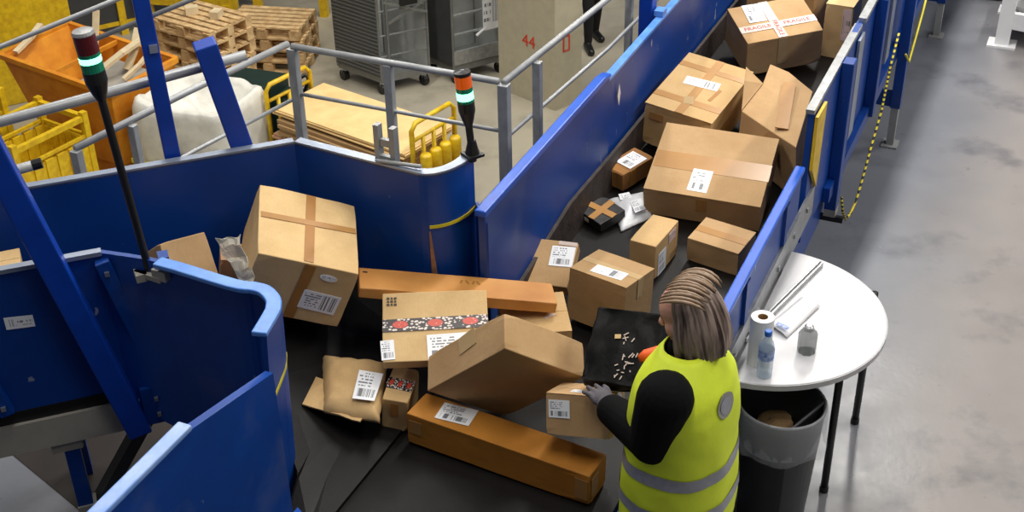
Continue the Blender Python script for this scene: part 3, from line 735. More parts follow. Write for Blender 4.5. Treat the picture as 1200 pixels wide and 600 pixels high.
decal(b, d, 'top', 0, 0, .16, .036, 8, M['tape_dk'], 'packing_tape'); decal(b, d, 'top', 0, 0, .036, .162, 8, M['tape_dk'], 'packing_tape', off=.0016); decal(b, d, 'front', -.02, 0, .03, .02, 0, M['tape_wh'], 'packing_tape')
d = (.38, .563, .257)
b = carton((1.012, 6.413, .832), (-31, 6.8, 5.9), d, M['kraft2'], 'battered brown box with crossed tape and strip label, behind the biggest mid-belt box', 'y', seed=15, amp=.007)
decal(b, d, 'top', -.004, .03, .188, .075, 6, M['labw2'], 'shipping_label', off=.002)
decal(b, d, 'top', 0, .165, .376, .045, 0, M['tape_dk'], 'packing_tape'); decal(b, d, 'top', 0, -.16, .376, .05, 0, M['tape_dk'], 'packing_tape'); decal(b, d, 'top', .0, .0, .045, .56, 0, M['tape_dk'], 'packing_tape', off=.0016)
decal(b, d, 'top', .10, -.04, .018, .12, -6, M['tape_br'], 'packing_tape', off=.0016); decal(b, d, 'top', .0, -.15, .05, .07, 20, M['tape_pl'], 'packing_tape', off=.0022)  # the small pale patch paints a glint on the crossed tape
decal(b, d, 'front', -.12, .06, .08, .04, 0, M['tape_dk'], 'packing_tape')
d = (.37, .465, .236)
b = carton((1.586, 7.361, .831), (-79.7, 5.3, 12), d, M['kraft'], 'brown box at the top of the belt, crossed with white and red warning tape', None, seed=16)
decal(b, d, 'top', -.091, -.095, .107, .18, 87, M['lab4'], 'shipping_label')
t1 = decal(b, d, 'top', .001, .015, .463, .062, 86, M['tape_wh'], 'warning_tape', 'white tape with red lettering', off=.0016) if 0 else decal(b, d, 'top', .055, .0, .062, .463, 0, M['tape_wh'], 'warning_tape', 'white tape with red lettering', off=.0016)
t2 = decal(b, d, 'top', 0, -.012, .366, .055, 0, M['tape_wh'], 'warning_tape', 'white tape with red lettering', off=.0022)
for v in (-.125, .115): text_mesh('FRAGILE', .042, M['red_ink'], 'lettering', face_mat4(d, 'top', .055, v, 90, .0026), t1, .0003, 1.05)
text_mesh('FRAGILE', .04, M['red_ink'], 'lettering', face_mat4(d, 'top', .09, -.012, 0, .0032), t2, .0003, 1.05)
decal(b, d, 'right', -.012, .02, .055, .18, 0, M['tape_pl'], 'packing_tape')
d = (.167, .25, .339)
b = carton((2.033, 7.528, .822), (-26.1, .4, 0), d, M['kraft_lt'], 'pale tall box at the top right of the belt, against the tall guard', 'x', seed=17)
decal(b, d, 'front', .05, .05, .05, .2, 0, M['labp'], 'shipping_label', 'pinkish printed label')
d = (.42, .36, .30)
b = carton((1.76, 7.86, .802), (-26, 0, 0), d, M['kraft3'], 'brown box behind the warning-taped box, cut by the upper edge of the photo', 'x', seed=21)
# -- battered carton with sagging lid beside the tall guard
tp = [V(p) for p in ((1.19, 6.11, .95), (1.29, 5.88, .955), (1.385, 5.68, .96), (1.572, 6.22, 1.0), (1.48, 6.40, 1.03), (1.405, 6.53, 1.02), (1.33, 6.32, 1.0))]
cen = sum(tp, V())/7; cen.z += .012
m = MB(); bo = [V((p.x, p.y, .66)) for p in tp]; bo[0] += V((-.01, -.0, 0)); bo[1] += V((.045, .0, 0)); bo[2] += V((.03, 0, 0))
vt = [m.bm.verts.new(p) for p in tp]; vb = [m.bm.verts.new(p) for p in bo]; vc = m.bm.verts.new(cen)
for i in range(7):
    j = (i+1) % 7; m.bm.faces.new((vt[i], vt[j], vc)); m.bm.faces.new((vb[i], vb[j], vt[j], vt[i]))
m.bm.faces.new(vb[::-1])
rt = bpy.data.objects.new('cardboard_box', None); COL.objects.link(rt); rt.location = (1.38, 6.1, .65)
tag(rt, 'crushed brown carton with sagging lid pressed between battered box and tall blue guard', 'parcel', PG)
m.build('carton_body', M['kraft'], rt, bevel=.004)
m = MB(); m.prism([tp[0]+V((0, 0, .003)), tp[6]+V((.002, 0, .003)), V((1.255, 6.42, 1.05)), V((1.225, 6.28, 1.04))], [p+V((0, 0, .006)) for p in (tp[0], tp[6], V((1.255, 6.42, 1.05)), V((1.225, 6.28, 1.04)))])
m.build('flap', M['kraft'], rt)

m = MB()
pa, pb = V((1.345, 5.85, .974)), V((1.46, 6.27, 1.022)); w_ = V((.03, -.012, 0))
m.prism([pa-w_+V((0, 0, .001)), pa+w_+V((0, 0, .001)), pb+w_+V((0, 0, .003)), pb-w_+V((0, 0, .003))], [pa-w_+V((0, 0, .006)), pa+w_+V((0, 0, .006)), pb+w_+V((0, 0, .008)), pb-w_+V((0, 0, .008))])
m.build('packing_tape', M['tape_dk'], rt)

# -- parcels coming off the side conveyor
d = (.399, .435, .29)
b = carton((-.849, 4.461, 1.165), (6.6, 8, 21.7), d, M['kraft_lt'], 'large cube-like carton tipping off the side conveyor, tape cross on top and label on front', None, seed=18)
decal(b, d, 'top', .006, .002, .038, .419, -2, M['tape_br'], 'packing_tape'); decal(b, d, 'top', .002, .033, .383, .032, 3, M['tape_dk'], 'packing_tape', off=.0018)
decal(b, d, 'front', .003, 0, .042, .278, -3, M['tape_br'], 'packing_tape'); decal(b, d, 'front', .091, -.033, .149, .094, -3, M['labw2'], 'shipping_label', off=.0018); decal(b, d, 'front', .091, .094, .07, .031, -4, M['labs'], 'oval_sticker', off=.0012, shape='oval')
k = 1.0  # k slides the box along the line of sight from the camera
b = carton((-1.28*k, 4.343*k, 3.95-(3.95-1.18)*k), (29.8, 53, 8.4), tuple(x*k for x in (.189, .231, .199)), M['kraft'], 'brown box lying tipped behind the pale rim, beside the left signal lamp pole', None, seed=19)
decal(b, (.189*k, .231*k, .199*k), 'top', .0, -.05, .02, .03, 0, M['ink'], 'hand_hole')
k = 1.03
b = carton((-1.12*k, 4.461*k, 3.95-(3.95-1.12)*k), (11.5, 6.1, 9.4), (.10, .11, .15), M['kraft_pk'], 'small pinkish brown box wedged against the left face of the taped cube-like carton', 'x', seed=20)
b = carton(Q(-.47, 4.68, 1.10), (20, 0, 0), (.17, .15, .36), M['kraft_lt'], 'pale box showing only its top corner over the far left rim of the side conveyor', 'x', seed=22)
# clear plastic wrapping snagged on the rim
m = MB(); K = 9; g = []
A0, A1, B0, B1 = V((-1.045, 4.0, 1.535)), V((-.955, 4.0, 1.545)), V((-.945, 3.875, 1.40)), V((-.90, 3.86, 1.425))
for i in range(K+1):
    r_ = []
    for j in range(K+1):
        u, v = i/K, j/K; p = (A0.lerp(A1, u)).lerp(B0.lerp(B1, u), v)
        p += V((noise.noise(p*22)*.018, noise.noise(p*22+V((5, 0, 0)))*.03, noise.noise(p*25+V((0, 7, 0)))*.022)); r_.append(m.bm.verts.new(p))
    g.append(r_)
for i in range(K):
    for j in range(K): m.bm.faces.new((g[i][j], g[i+1][j], g[i+1][j+1], g[i][j+1]))
gm = glass('crumpled_film', (190, 184, 170), .62, .2)
o = m.build('plastic_wrap', gm); so = o.modifiers.new('thick', 'SOLIDIFY'); so.thickness = .003
tag(o, 'crumpled clear plastic wrap snagged on the pale blue rim beside the cube-like carton', 'plastic wrap')
# white mailing bag
def pillow(name, pts, z, hgt, mt, label, cat, wr=.006, K=14, tilt=None, freq=22, sharp=2.2):
    """soft packet over a four-cornered outline (list of xy, ccw)"""
    m = MB(); q = [V((p[0], p[1], 0)) for p in pts]; T, Bt = [], []
    def pos(u, v): return (q[0].lerp(q[1], u)).lerp(q[3].lerp(q[2], u), v)
    for i in range(K+1):
        a, b = [], []
        for j in range(K+1):
            u, v = i/K, j/K; p = pos(u, v); e = max(abs(2*u-1), abs(2*v-1)); hh = hgt*(1-e**sharp*.88)
            wv = noise.noise(V((p.x, p.y, 0))*freq)*wr*(1.2-e*.5)
            p = p + V((noise.noise(p*30), noise.noise(p*30+V((9, 0, 0))), 0))*.004*(e > .99)
            base = z + (tilt(p) if tilt else 0)
            a.append(m.bm.verts.new((p.x, p.y, base+hh+abs(wv)+.003))); b.append(None if e > .999 and False else m.bm.verts.new((p.x, p.y, base)))
        T.append(a); Bt.append(b)
    for i in range(K):
        for j in range(K):
            m.bm.faces.new((T[i][j], T[i+1][j], T[i+1][j+1], T[i][j+1])); m.bm.faces.new((Bt[i][j], Bt[i][j+1], Bt[i+1][j+1], Bt[i+1][j]))
    for i in range(K):
        m.bm.faces.new((T[i][0], Bt[i][0], Bt[i+1][0], T[i+1][0])); m.bm.faces.new((T[i][K], T[i+1][K], Bt[i+1][K], Bt[i][K]))
        m.bm.faces.new((T[0][i], T[0][i+1], Bt[0][i+1], Bt[0][i])); m.bm.faces.new((T[K][i], Bt[K][i], Bt[K][i+1], T[K][i+1]))
    o = m.build(name, mt, smooth=True); return tag(o, label, cat, PG)
def soft_label(par, pts, mt, z_of, name='shipping_label', K=6):
    m = MB(); q = [V((p[0], p[1], 0)) for p in pts]; uvl = m.bm.loops.layers.uv.new(); g = {}
    for i in range(K+1):
        for j in range(K+1):
            u, v = i/K, j/K; p = (q[0].lerp(q[1], u)).lerp(q[3].lerp(q[2], u), v); g[i, j] = m.bm.verts.new((p.x, p.y, z_of(p)))
    for i in range(K):
        for j in range(K):
            f = m.bm.faces.new((g[i, j], g[i+1, j], g[i+1, j+1], g[i, j+1]))
            for l_, uv in zip(f.loops, ((i, j), (i+1, j), (i+1, j+1), (i, j+1))): l_[uvl].uv = (uv[0]/K, uv[1]/K)
    return m.build(name, mt, par, smooth=True)
ZW = ZB+.002
pb_ = pillow('mailing_bag', [(.527, 5.43), (.69, 5.56), (.665, 5.80), (.49, 5.735)], ZW, .045, M['poly'], 'crumpled white plastic mailing bag with grey print beside the flat black box', 'parcel', wr=.012)
soft_label(pb_, [(.60, 5.52), (.655, 5.555), (.64, 5.66), (.585, 5.63)], M['lab5'], lambda p: ZW+.054); soft_label(pb_, [(.54, 5.66), (.60, 5.68), (.59, 5.74), (.535, 5.72)], M['labs'], lambda p: ZW+.046, 'printed_block')
# padded brown envelope on the chute
def slope(p): return -.04*((p.x*NX+p.y*NY) + 2.24)
k = .972; EP = [(-.745*k, 4.045*k), (-.525*k, 3.985*k), (-.52*k, 4.35*k), (-.79*k, 4.395*k)]
ze = .785
ev = pillow('padded_envelope', EP, ze, .05, M['kraft2'], 'crumpled brown paper packet with white label lying on the dark chute', 'parcel', wr=.016, K=20, tilt=slope, freq=13, sharp=5)
soft_label(ev, [(-.632*k, 4.06*k), (-.545*k, 4.045*k), (-.522*k, 4.215*k), (-.62*k, 4.24*k)], M['lab3'], lambda p: ze+slope(p)+.052+.010)
m = MB(); g = []
for i in range(9):
    a = []
    for j in range(5):
        u, v = i/8, j/4; p = V((-.835*k, 4.09*k, 0)).lerp(V((-.60*k, 3.985*k, 0)), u).lerp(V((-.80*k, 4.26*k, 0)).lerp(V((-.56*k, 4.1*k, 0)), u), v)
        a.append(m.bm.verts.new((p.x, p.y, ze+slope(p)+.008+abs(noise.noise(p*18))*.014)))
    g.append(a)
for i in range(8):
    for j in range(4): m.bm.faces.new((g[i][j], g[i+1][j], g[i+1][j+1], g[i][j+1]))
fo = m.build('folded_flap', M['kraft2'], ev); so = fo.modifiers.new('t', 'SOLIDIFY'); so.thickness = .006
# black parcel she is lifting
d = (.27, .295, .08)
bm = bmesh.new(); grid_box(bm, d, n=14, amp=.008, seed=4)
for v in bm.verts: v.co += V((noise.noise(v.co*24), noise.noise(v.co*24+V((3, 0, 0))), noise.noise(v.co*20+V((0, 5, 0)))))*.006
me = bpy.data.meshes.new('wrapped_parcel'); bm.to_mesh(me); bm.free(); me.materials.append(M['polybag'])
o = bpy.data.objects.new('wrapped_parcel', me); COL.objects.link(o); o.location = (.40, 3.815, 1.135); o.rotation_euler = rotm(-19.6, 32.6, -4.4).to_euler()
for p in me.polygons: p.use_smooth = True
o.modifiers.new('s', 'SUBSURF').levels = 1; o.modifiers['s'].render_levels = 1
tag(o, 'parcel wrapped in shiny black plastic, held up by the woman in the yellow vest', 'parcel', PG)
decal(o, d, 'top', -.03, .035, .022, .016, 10, M['kraft_lt'], 'torn_spot', 'small pale torn spot', off=.004)
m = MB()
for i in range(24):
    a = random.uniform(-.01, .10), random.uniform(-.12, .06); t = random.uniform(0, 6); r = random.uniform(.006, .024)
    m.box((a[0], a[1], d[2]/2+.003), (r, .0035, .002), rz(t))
m.build('scuffs_and_glints', M['tape_wh'], o, local=True)  # white flecks paint the film's glints along with its scuffs

# ------------------------------------------------------------------ half-round table with its things
tb = thing('half_round_table', P(-.7, 4.63, 0), 'white half-round table on thin black legs against the blue guard', 'table')
arcp = [P(-.945, 4.63-.515), P(-.945, 4.63+.515)]
def dpts(r, s0, z): return [P(s0 + r*cos(a), 4.63 + r*sin(a), z) for a in [-pi/2 + pi*i/36 for i in range(37)]]
m = MB(); m.prism(dpts(.512, -.94, .722), dpts(.512, -.94, .75)); tt = m.build('tabletop', M['tabletop'], tb, bevel=.004)
m = MB(); ed = [xy(p) for p in dpts(.512, -.94, 0)]; m.wall(ed, .722, .747, -.003); m.build('edge_band', M['tableedge'], tt)
for s, t in ((-.565, 4.472), (-.535, 4.986), (-.92, 4.52), (-.9, 5.06)):
    m = MB(); m.tube([P(s, t, .725), P(s, t, .0)], .0165, 12); lg = m.build('leg', M['black'], tb, smooth=True)
    m = MB(); m.lathe([(.02, 0), (.02, .03)], P(s, t, 0), 12); m.build('leg_cap', M['black'], lg)
m = MB(); m.wall([xy(p) for p in dpts(.40, -.94, 0)], .685, .722, .02); m.build('apron', M['dkgrey'], tb)
TZ = .7505
# paper roll
def lathe_thing(name, c, prof, mt, label, cat, seg=28, smooth=False):
    m = MB(); m.lathe(prof, seg=seg); o = m.build(name, mt, smooth=smooth); o.location = c; return tag(o, label, cat)
c = (.978, 4.247, TZ)
o = thing('paper_roll', c, 'white paper towel roll standing behind the water bottle on the table', 'paper roll')
m = MB(); m.rings([[V((r*cos(a), r*sin(a), z)) for a in [2*pi*i/32 for i in range(32)]] for r, z in ((.021, 0), (.046, 0), (.046, .22), (.021, .22), (.021, .0))], True, False); m.build('paper', M['white'], o, local=True)
m = MB(); m.rings([[V((r*cos(a), r*sin(a), z)) for a in [2*pi*i/24 for i in range(24)]] for r, z in ((.019, .001), (.0208, .001), (.0208, .219), (.019, .219), (.019, .001))], True, False); m.build('cardboard_core', M['kraft3'], o, local=True)
c = (.985, 4.158, TZ)
o = thing('water_bottle', c, 'small clear water bottle with blue label in front of the paper roll', 'bottle')
m = MB(); m.lathe([(.026, 0), (.031, .006), (.031, .05), (.029, .055), (.031, .06), (.031, .135), (.026, .16), (.013, .182), (.012, .2)], seg=24); m.build('bottle_body', M['water'], o, local=True, smooth=True)
m = MB(); m.lathe([(.0145, .195), (.0145, .212), (.012, .216)], seg=20); m.build('cap', M['bluecap'], o, local=True)
m = MB(); m.rings([[V((.0315*cos(a), .0315*sin(a), z)) for a in [2*pi*i/24 for i in range(24)]] for z in (.088, .132)], True, False); m.build('bottle_label', M['bluelab'], o, local=True, smooth=True)
o = thing('glass_jar', (1.183, 4.312, TZ), 'ribbed clear glass jar with metal lid standing alone mid-table', 'jar')
m = MB(); m.rings([[V((r*(1+.05*cos(9*a))*cos(a), r*(1+.05*cos(9*a))*sin(a), z)) for a in [2*pi*i/72 for i in range(72)]] for r, z in ((.034, 0), (.037, .008), (.037, .085), (.03, .1), (.018, .106))]); m.build('jar_body', M['glassjar'], o, local=True, smooth=True)
m = MB(); m.lathe([(.019, .105), (.019, .122), (.01, .128)], seg=18); m.build('lid', M['galv'], o, local=True)
m = MB(); a, b = V((1.372, 4.945, TZ+.011)), V((.94, 4.381, TZ+.011)); m.bar(a, b, .026, .02); 
o = m.build('metal_bar', M['galv'], bevel=.002); tag(o, 'long thin aluminium profile lying diagonally across the table', 'metal bar')
m = MB(); m.bar(a+V((0, 0, .0105)), b+V((0, 0, .0105)), .008, .003); m.build('profile_groove', M['dkgrey'], o)
pk = [(1.06, 4.49), (1.12, 4.40), (1.30, 4.62), (1.24, 4.69)]
m = MB(); q = [V((x, y, TZ)) for x, y in pk]; g = []
for i in range(11):
    a = []
    for j in range(7):
        u, v = i/10, j/6; p = q[0].lerp(q[1], v).lerp(q[3].lerp(q[2], v), u); p = V((p.x, p.y, TZ+.004+.02*sin(pi*v)*(.4+.6*u)+abs(noise.noise(p*20))*.008)); a.append(m.bm.verts.new(p))
    g.append(a)
for i in range(10):
    for j in range(6): m.bm.faces.new((g[i][j], g[i+1][j], g[i+1][j+1], g[i][j+1]))
o = m.build('paper_packet', M['white'], smooth=True); so = o.modifiers.new('t', 'SOLIDIFY'); so.thickness = .003; so.offset = 1
tag(o, 'rumpled white paper packet between the aluminium profile and the glass jar', 'packet')
m = MB(); m.bar(V((1.09, 4.47, TZ+.03)), V((1.13, 4.43, TZ+.03)), .02, .003); m.build('grey_print', M['bluelab'], o)

# waste bin
bx, by = 1.075, 4.175
o = thing('waste_bin', (bx, by, 0), 'round grey waste bin with clear liner under the half-round table', 'bin')
m = MB(); m.rings([[V((r*cos(a), r*sin(a), z)) for a in [2*pi*i/36 for i in range(64)]] for r, z in ((.0, .0), (.132, .0), (.138, .01), (.172, .585), (.178, .59), (.178, .602), (.166, .602), (.132, .02), (0, .02))], True, False); bb = m.build('bin_body', M['bin'], o, local=True, smooth=True)
m = MB(); R = []
for r, z, w in ((.163, .42, .004), (.167, .60, .002), (.175, .612, .001), (.181, .60, .002), (.186, .55, .005), (.190, .48, .009), (.192, .44, .012), (.186, .41, .016)):
    R.append([V(((r+w*noise.noise(V((4*cos(a), 4*sin(a), z*9))))*cos(a), (r+w*noise.noise(V((4*cos(a), 4*sin(a), z*9))))*sin(a), z + (w*2.2*noise.noise(V((2*cos(a), 2*sin(a), 3))) if z < .5 and r > .17 else 0))) for a in [2*pi*i/60 for i in range(60)]])
m.rings(R, True, False); m.build('bin_liner', M['liner'], o, local=True, smooth=True)
m = MB(); bmesh.ops.create_icosphere(m.bm, subdivisions=3, radius=.085)
for v in m.bm.verts: v.co *= 1+.5*noise.noise(v.co*16); v.co.z *= .6
w = m.build('crumpled_paper', M['kraft'], local=True); w.location = (bx+.01, by+.05, .42); tag(w, 'crumpled brown paper lying inside the grey waste bin', 'paper')
m = MB(); m.lathe([(.12, .021), (.14, .36), (.10, .39), (0, .4)], (bx, by, 0)); w = m.build('rubbish', M['dkgrey']); tag(w, 'dark rubbish filling the lower part of the grey waste bin', 'rubbish')

# ------------------------------------------------------------------ people
import numpy as np
def make_body(name, caps, mats, voxel, loc, label, group=None):
    """one continuous skin over tapered limb segments; caps = (a, b, ra, rb, material index, squash)"""
    bm = bmesh.new()
    for a, b, ra, rb, mi, *ex in caps:
        a, b = V(a), V(b); ax = (b-a); L = ax.length
        if L < 1e-6: ax = V((0, 0, 1)); 
        Rm = V((0, 0, 1)).rotation_difference(ax.normalized()).to_matrix(); prof = []
        seg = 18
        for i in range(6): t = -pi/2 + (pi/2)*i/6; prof.append((ra*cos(t), ra*sin(t)))
        prof.append((ra, 0)); prof.append((rb, L))
        for i in range(1, 7): t = (pi/2)*i/6; prof.append((rb*cos(t), L + rb*sin(t)))
        sq = ex[0] if ex else None
        rs = []
        for r, z in prof:
            r = max(r, 1e-4)
            ring = []
            for j in range(seg):
                an = 2*pi*j/seg; p = V((r*cos(an), r*sin(an), z)); q = Rm @ p
                if sq: # squash vector: (dir, factor)
                    dv, fct = sq; q = q - dv*(q.dot(dv) - (ax.normalized()*z).dot(dv))*(1-fct)
                ring.append(bm.verts.new(a + q))
            rs.append(ring)
        for r1, r2 in zip(rs, rs[1:]):
            for j in range(seg): bm.faces.new((r1[j], r1[(j+1) % seg], r2[(j+1) % seg], r2[j]))
        bm.faces.new(rs[0][::-1]); bm.faces.new(rs[-1])
    bmesh.ops.recalc_face_normals(bm, faces=bm.faces)
    me = bpy.data.meshes.new(name); bm.to_mesh(me); bm.free()
    o = bpy.data.objects.new(name, me); COL.objects.link(o)
    r = o.modifiers.new('r', 'REMESH'); r.mode = 'VOXEL'; r.voxel_size = voxel
    s = o.modifiers.new('s', 'SMOOTH'); s.factor = .5; s.iterations = 4
    dg = bpy.context.evaluated_depsgraph_get(); dg.update()
    nm = bpy.data.meshes.new_from_object(o.evaluated_get(dg)); nm.name = name
    o.modifiers.clear(); o.data = nm; bpy.data.meshes.remove(me)
    nm.materials.clear()
    for x in mats: nm.materials.append(x)
    n = len(nm.polygons); C_ = np.empty(n*3); nm.polygons.foreach_get('center', C_); C_ = C_.reshape(-1, 3)
    best = np.full(n, 9.); idx = np.zeros(n, int)
    for a, b, ra, rb, mi, *ex in caps:
        a, b = np.array(a), np.array(b); d = b-a; L2 = max(d @ d, 1e-9)
        t = np.clip(((C_-a) @ d)/L2, 0, 1); dist = np.linalg.norm(C_-(a+t[:, None]*d), axis=1) - (ra+(rb-ra)*t)
        w = dist < best; best[w] = dist[w]; idx[w] = mi
    nm.polygons.foreach_set('material_index', idx.astype(np.int32)); nm.polygons.foreach_set('use_smooth', np.ones(n, bool))
    nm.transform(Matrix.Translation(-V(loc))); o.location = V(loc); nm.update()
    return tag(o, label, 'person', group)

def worker():
    B = V((.575, 3.475, 0)); f = V((-.88, .475, 0)).normalized(); l = V((-f.y, f.x, 0)); z = V((0, 0, 1))
    def W(a, b, c): return B + f*a + l*b + z*(c*.975)
    SK, SW, TR, GL, SH, LP, EY = range(7); caps = []
    def cap(a, b, ra, rb, mi, sq=None): caps.append((tuple(a), tuple(b), ra, rb, mi, sq) if sq else (tuple(a), tuple(b), ra, rb, mi))
    # legs, feet
    for sd in (-1, 1):
        hip, kn, an = W(-.01, sd*.09, .88), W(.01, sd*.10, .48), W(-.02, sd*.105, .09)
        cap(hip, kn, .098, .066, TR); cap(kn, an, .066, .046, TR)
        cap(W(-.04, sd*.105, .045), W(.14, sd*.12, .035), .045, .036, SH)
    # trunk
    cap(W(0, -.05, .92), W(0, .05, .92), .135, .135, TR, (f, .95)); cap(W(0, -.03, 1.06), W(0, .03, 1.06), .125, .125, SW)
    cap(W(.0, -.06, 1.24), W(.0, .06, 1.24), .125, .125, SW); cap(W(0, 0, .95), W(0, 0, 1.24), .13, .14, SW)
    cap(W(0, -.13, 1.345), W(0, .13, 1.345), .068, .068, SW); cap(W(.0, 0, 1.32), W(.025, 0, 1.42), .10, .055, SW)
    # neck and head: tilted down and a little forward
    cap(W(.02, -.015, 1.39), W(.025, -.04, 1.49), .052, .05, SK)
    hd = (f*.93 - z*.37).normalized(); hu = (z*.93 + f*.37).normalized()
    H0 = W(.03, -.045, 1.535)
    def Hh(a, b, c): return H0 + hd*a + l*b + hu*c
    cap(Hh(-.028, 0, .018), Hh(.015, 0, .025), .082, .076, SK); cap(Hh(.03, 0, -.045), Hh(.052, 0, -.075), .056, .036, SK)
    cap(Hh(.03, -.03, -.03), Hh(.03, .03, -.03), .05, .05, SK); cap(Hh(.08, 0, .012), Hh(.105, 0, -.024), .010, .0145, SK)
    cap(Hh(.10, -.01, -.027), Hh(.10, .01, -.027), .009, .009, SK)
    for sd in (-1, 1):
        cap(Hh(.073, sd*.03, .012), Hh(.074, sd*.03, .012), .0135, .0135, EY); cap(Hh(.076, sd*.016, .03), Hh(.068, sd*.046, .03), .009, .007, SK)
        cap(Hh(-.01, sd*.08, .012), Hh(-.012, sd*.081, -.02), .016, .010, SK)
    cap(Hh(.086, -.018, -.054), Hh(.086, .018, -.054), .0075, .0075, LP); cap(Hh(.083, -.014, -.063), Hh(.083, .014, -.063), .008, .008, LP)
    # left arm, nearest the aisle corner of the belt: hand flat on the tilted box
    S = W(.01, .185, 1.345); E = V((.452, 3.355, 1.11)); Wr = V((.335, 3.555, 1.075)); Kn = V((.303, 3.618, 1.082))
    cap(S, E, .094, .082, SW); cap(E, Wr, .081, .057, SW); cap(Wr, Kn, .034, .036, GL, (z, .62))
    hx = (Kn-Wr).normalized(); hy = z.cross(hx).normalized()                     # hy points to the left of the hand
    for k, (o_, L_) in enumerate(((.031, .062), (.011, .075), (-.010, .071), (-.030, .056))):
        a = Kn + hy*o_ - hx*.006; dirn = (hx + hy*o_*5.0).normalized(); b = a + dirn*L_*.55 + z*.008; c = b + dirn*L_*.5 - z*.012
        cap(a, b, .0105, .0095, GL); cap(b, c, .0095, .0085, GL)
    a = Wr + hx*.015 - hy*.028; b = a + (hx*.6 - hy*.8)*.035; c = b + (hx*.92 - hy*.3)*.03 - z*.004
    cap(a, b, .0125, .011, GL); cap(b, c, .011, .0095, GL)
    # right arm, bent across to grip the parcel
    S = W(.01, -.15, 1.33); E = V((.69, 3.78, 1.10)); Wr = V((.575, 3.775, 1.12)); Kn = V((.525, 3.755, 1.125))
    cap(S, E, .068, .06, SW); cap(E, Wr, .058, .045, SW); cap(Wr, Kn, .031, .034, GL, (z, .7))
    pn = rotm(-19.6, 32.6, -4.4) @ V((0, 0, 1)); px = rotm(-19.6, 32.6, -4.4) @ V((-1, 0, 0)); py = rotm(-19.6, 32.6, -4.4) @ V((0, 1, 0))
    edge = V((.418, 3.84, 1.145)) - px*.128 + pn*.054
    for k in range(4):
        a = Kn + py*(.024-.017*k) ; b = edge + py*(-.03-.02*k) + pn*.004 - px*.004; c = b + px*.035
        cap(a, b, .0105, .0098, GL); cap(b, c, .0098, .0088, GL)
    a = Wr.lerp(Kn, .4); b = edge - pn*.075 - px*.016 + py*-.05; c = b + px*.03 - pn*.008; cap(a, b, .0125, .011, GL); cap(b, c, .011, .0095, GL)
    body = make_body('person', caps, [M[k] for k in ('skin', 'sweater', 'trouser', 'glove', 'black', 'lip', 'eye')], .0048, B,
                     'woman with streaked bob in yellow reflective vest lifting a black parcel off the belt')
    # vest: rings up the trunk
    prof = [(.735, .232, .192), (.80, .234, .192), (.90, .230, .188), (1.02, .222, .182), (1.14, .222, .176), (1.24, .224, .168), (1.31, .215, .152), (1.365, .185, .122), (1.405, .14, .098), (1.43, .10, .082), (1.44, .085, .074)]
    def ring(hz, a, b, off=0., n=72, seed=0, fwd=0.):
        r = []
        for i in range(n):
            t = 2*pi*i/n; e = 2/2.35; x = (abs(cos(t))**e)*(1 if cos(t) >= 0 else -1); y = (abs(sin(t))**e)*(1 if sin(t) >= 0 else -1)
            wv = 1 + .035*noise.noise(V((cos(t)*1.8, sin(t)*1.8, hz*7))) + .012*noise.noise(V((cos(t)*5, sin(t)*5, hz*16)))
            r.append(W(y*(b*wv+off)+.012+fwd, x*(a*wv+off), hz + (.012*noise.noise(V((cos(t)*2, sin(t)*2, 9))) if hz < .78 else 0)))
        return r
    def interp(hz):
        for (h0, a0, b0), (h1, a1, b1) in zip(prof, prof[1:]):
            if h0 <= hz <= h1: k = (hz-h0)/(h1-h0); return a0+(a1-a0)*k, b0+(b1-b0)*k
    m = MB(); hs = [.735 + (1.44-.735)*i/40 for i in range(41)]
    m.rings([ring(h, *interp(h)) for h in hs], True, False); vest = m.build('vest', M['hivis'], body, smooth=True)
    so = vest.modifiers.new('t', 'SOLIDIFY'); so.thickness = .005; so.offset = -1
    vest['label'] = 'hi-vis yellow vest'
    for h0 in (.835, .99):
        m = MB(); m.rings([ring(h0+.05*i/4, *interp(h0+.05*i/4), off=.003) for i in range(5)], True, False); rb = m.build('reflective_band', M['reflect'], vest, smooth=True); rb['label'] = 'grey reflective band'
    # dark armhole edging: sleeves come through the vest on each side
    # round grey patch on the upper back, towards the right shoulder
    def back_pt(h, t, off):
        a, b = interp(h); e = 2/2.35; x = (abs(cos(t))**e)*(1 if cos(t) >= 0 else -1); y = (abs(sin(t))**e)*(1 if sin(t) >= 0 else -1)
        wv = 1 + .035*noise.noise(V((cos(t)*1.8, sin(t)*1.8, h*7))) + .012*noise.noise(V((cos(t)*5, sin(t)*5, h*16)))
        return W(y*(b*wv+off)+.012, x*(a*wv+off), h)
    for rr, mt, nm, off in ((.042, 'patch', 'back_patch', .005), (.028, 'reflect', 'patch_emblem', .0065)):
        m = MB(); vs = []; c0 = m.bm.verts.new(back_pt(1.275, pi*1.555, off))
        for i in range(28):
            an = 2*pi*i/28; vs.append(m.bm.verts.new(back_pt(1.275 + rr*sin(an), pi*1.555 + rr*cos(an)/.20, off)))
        for i in range(28): m.bm.faces.new((c0, vs[i], vs[(i+1) % 28]))
        m.build(nm, M[mt], vest, smooth=True)
    # orange cuff on the far sleeve
    m = MB(); A, Bq = V((.525, 3.685, 1.232)), V((.43, 3.655, 1.222)); m.tube([A, A.lerp(Bq, .25), A.lerp(Bq, .75), Bq], [.014, .024, .024, .012], 18)
    cf = m.build('cuff', M['oranget'], body, smooth=True); cf['label'] = 'orange cuff'
    oc = None
    # bob haircut
    m = MB(); K, T = 100, 30; uvl = m.bm.loops.layers.uv.new(); g = []
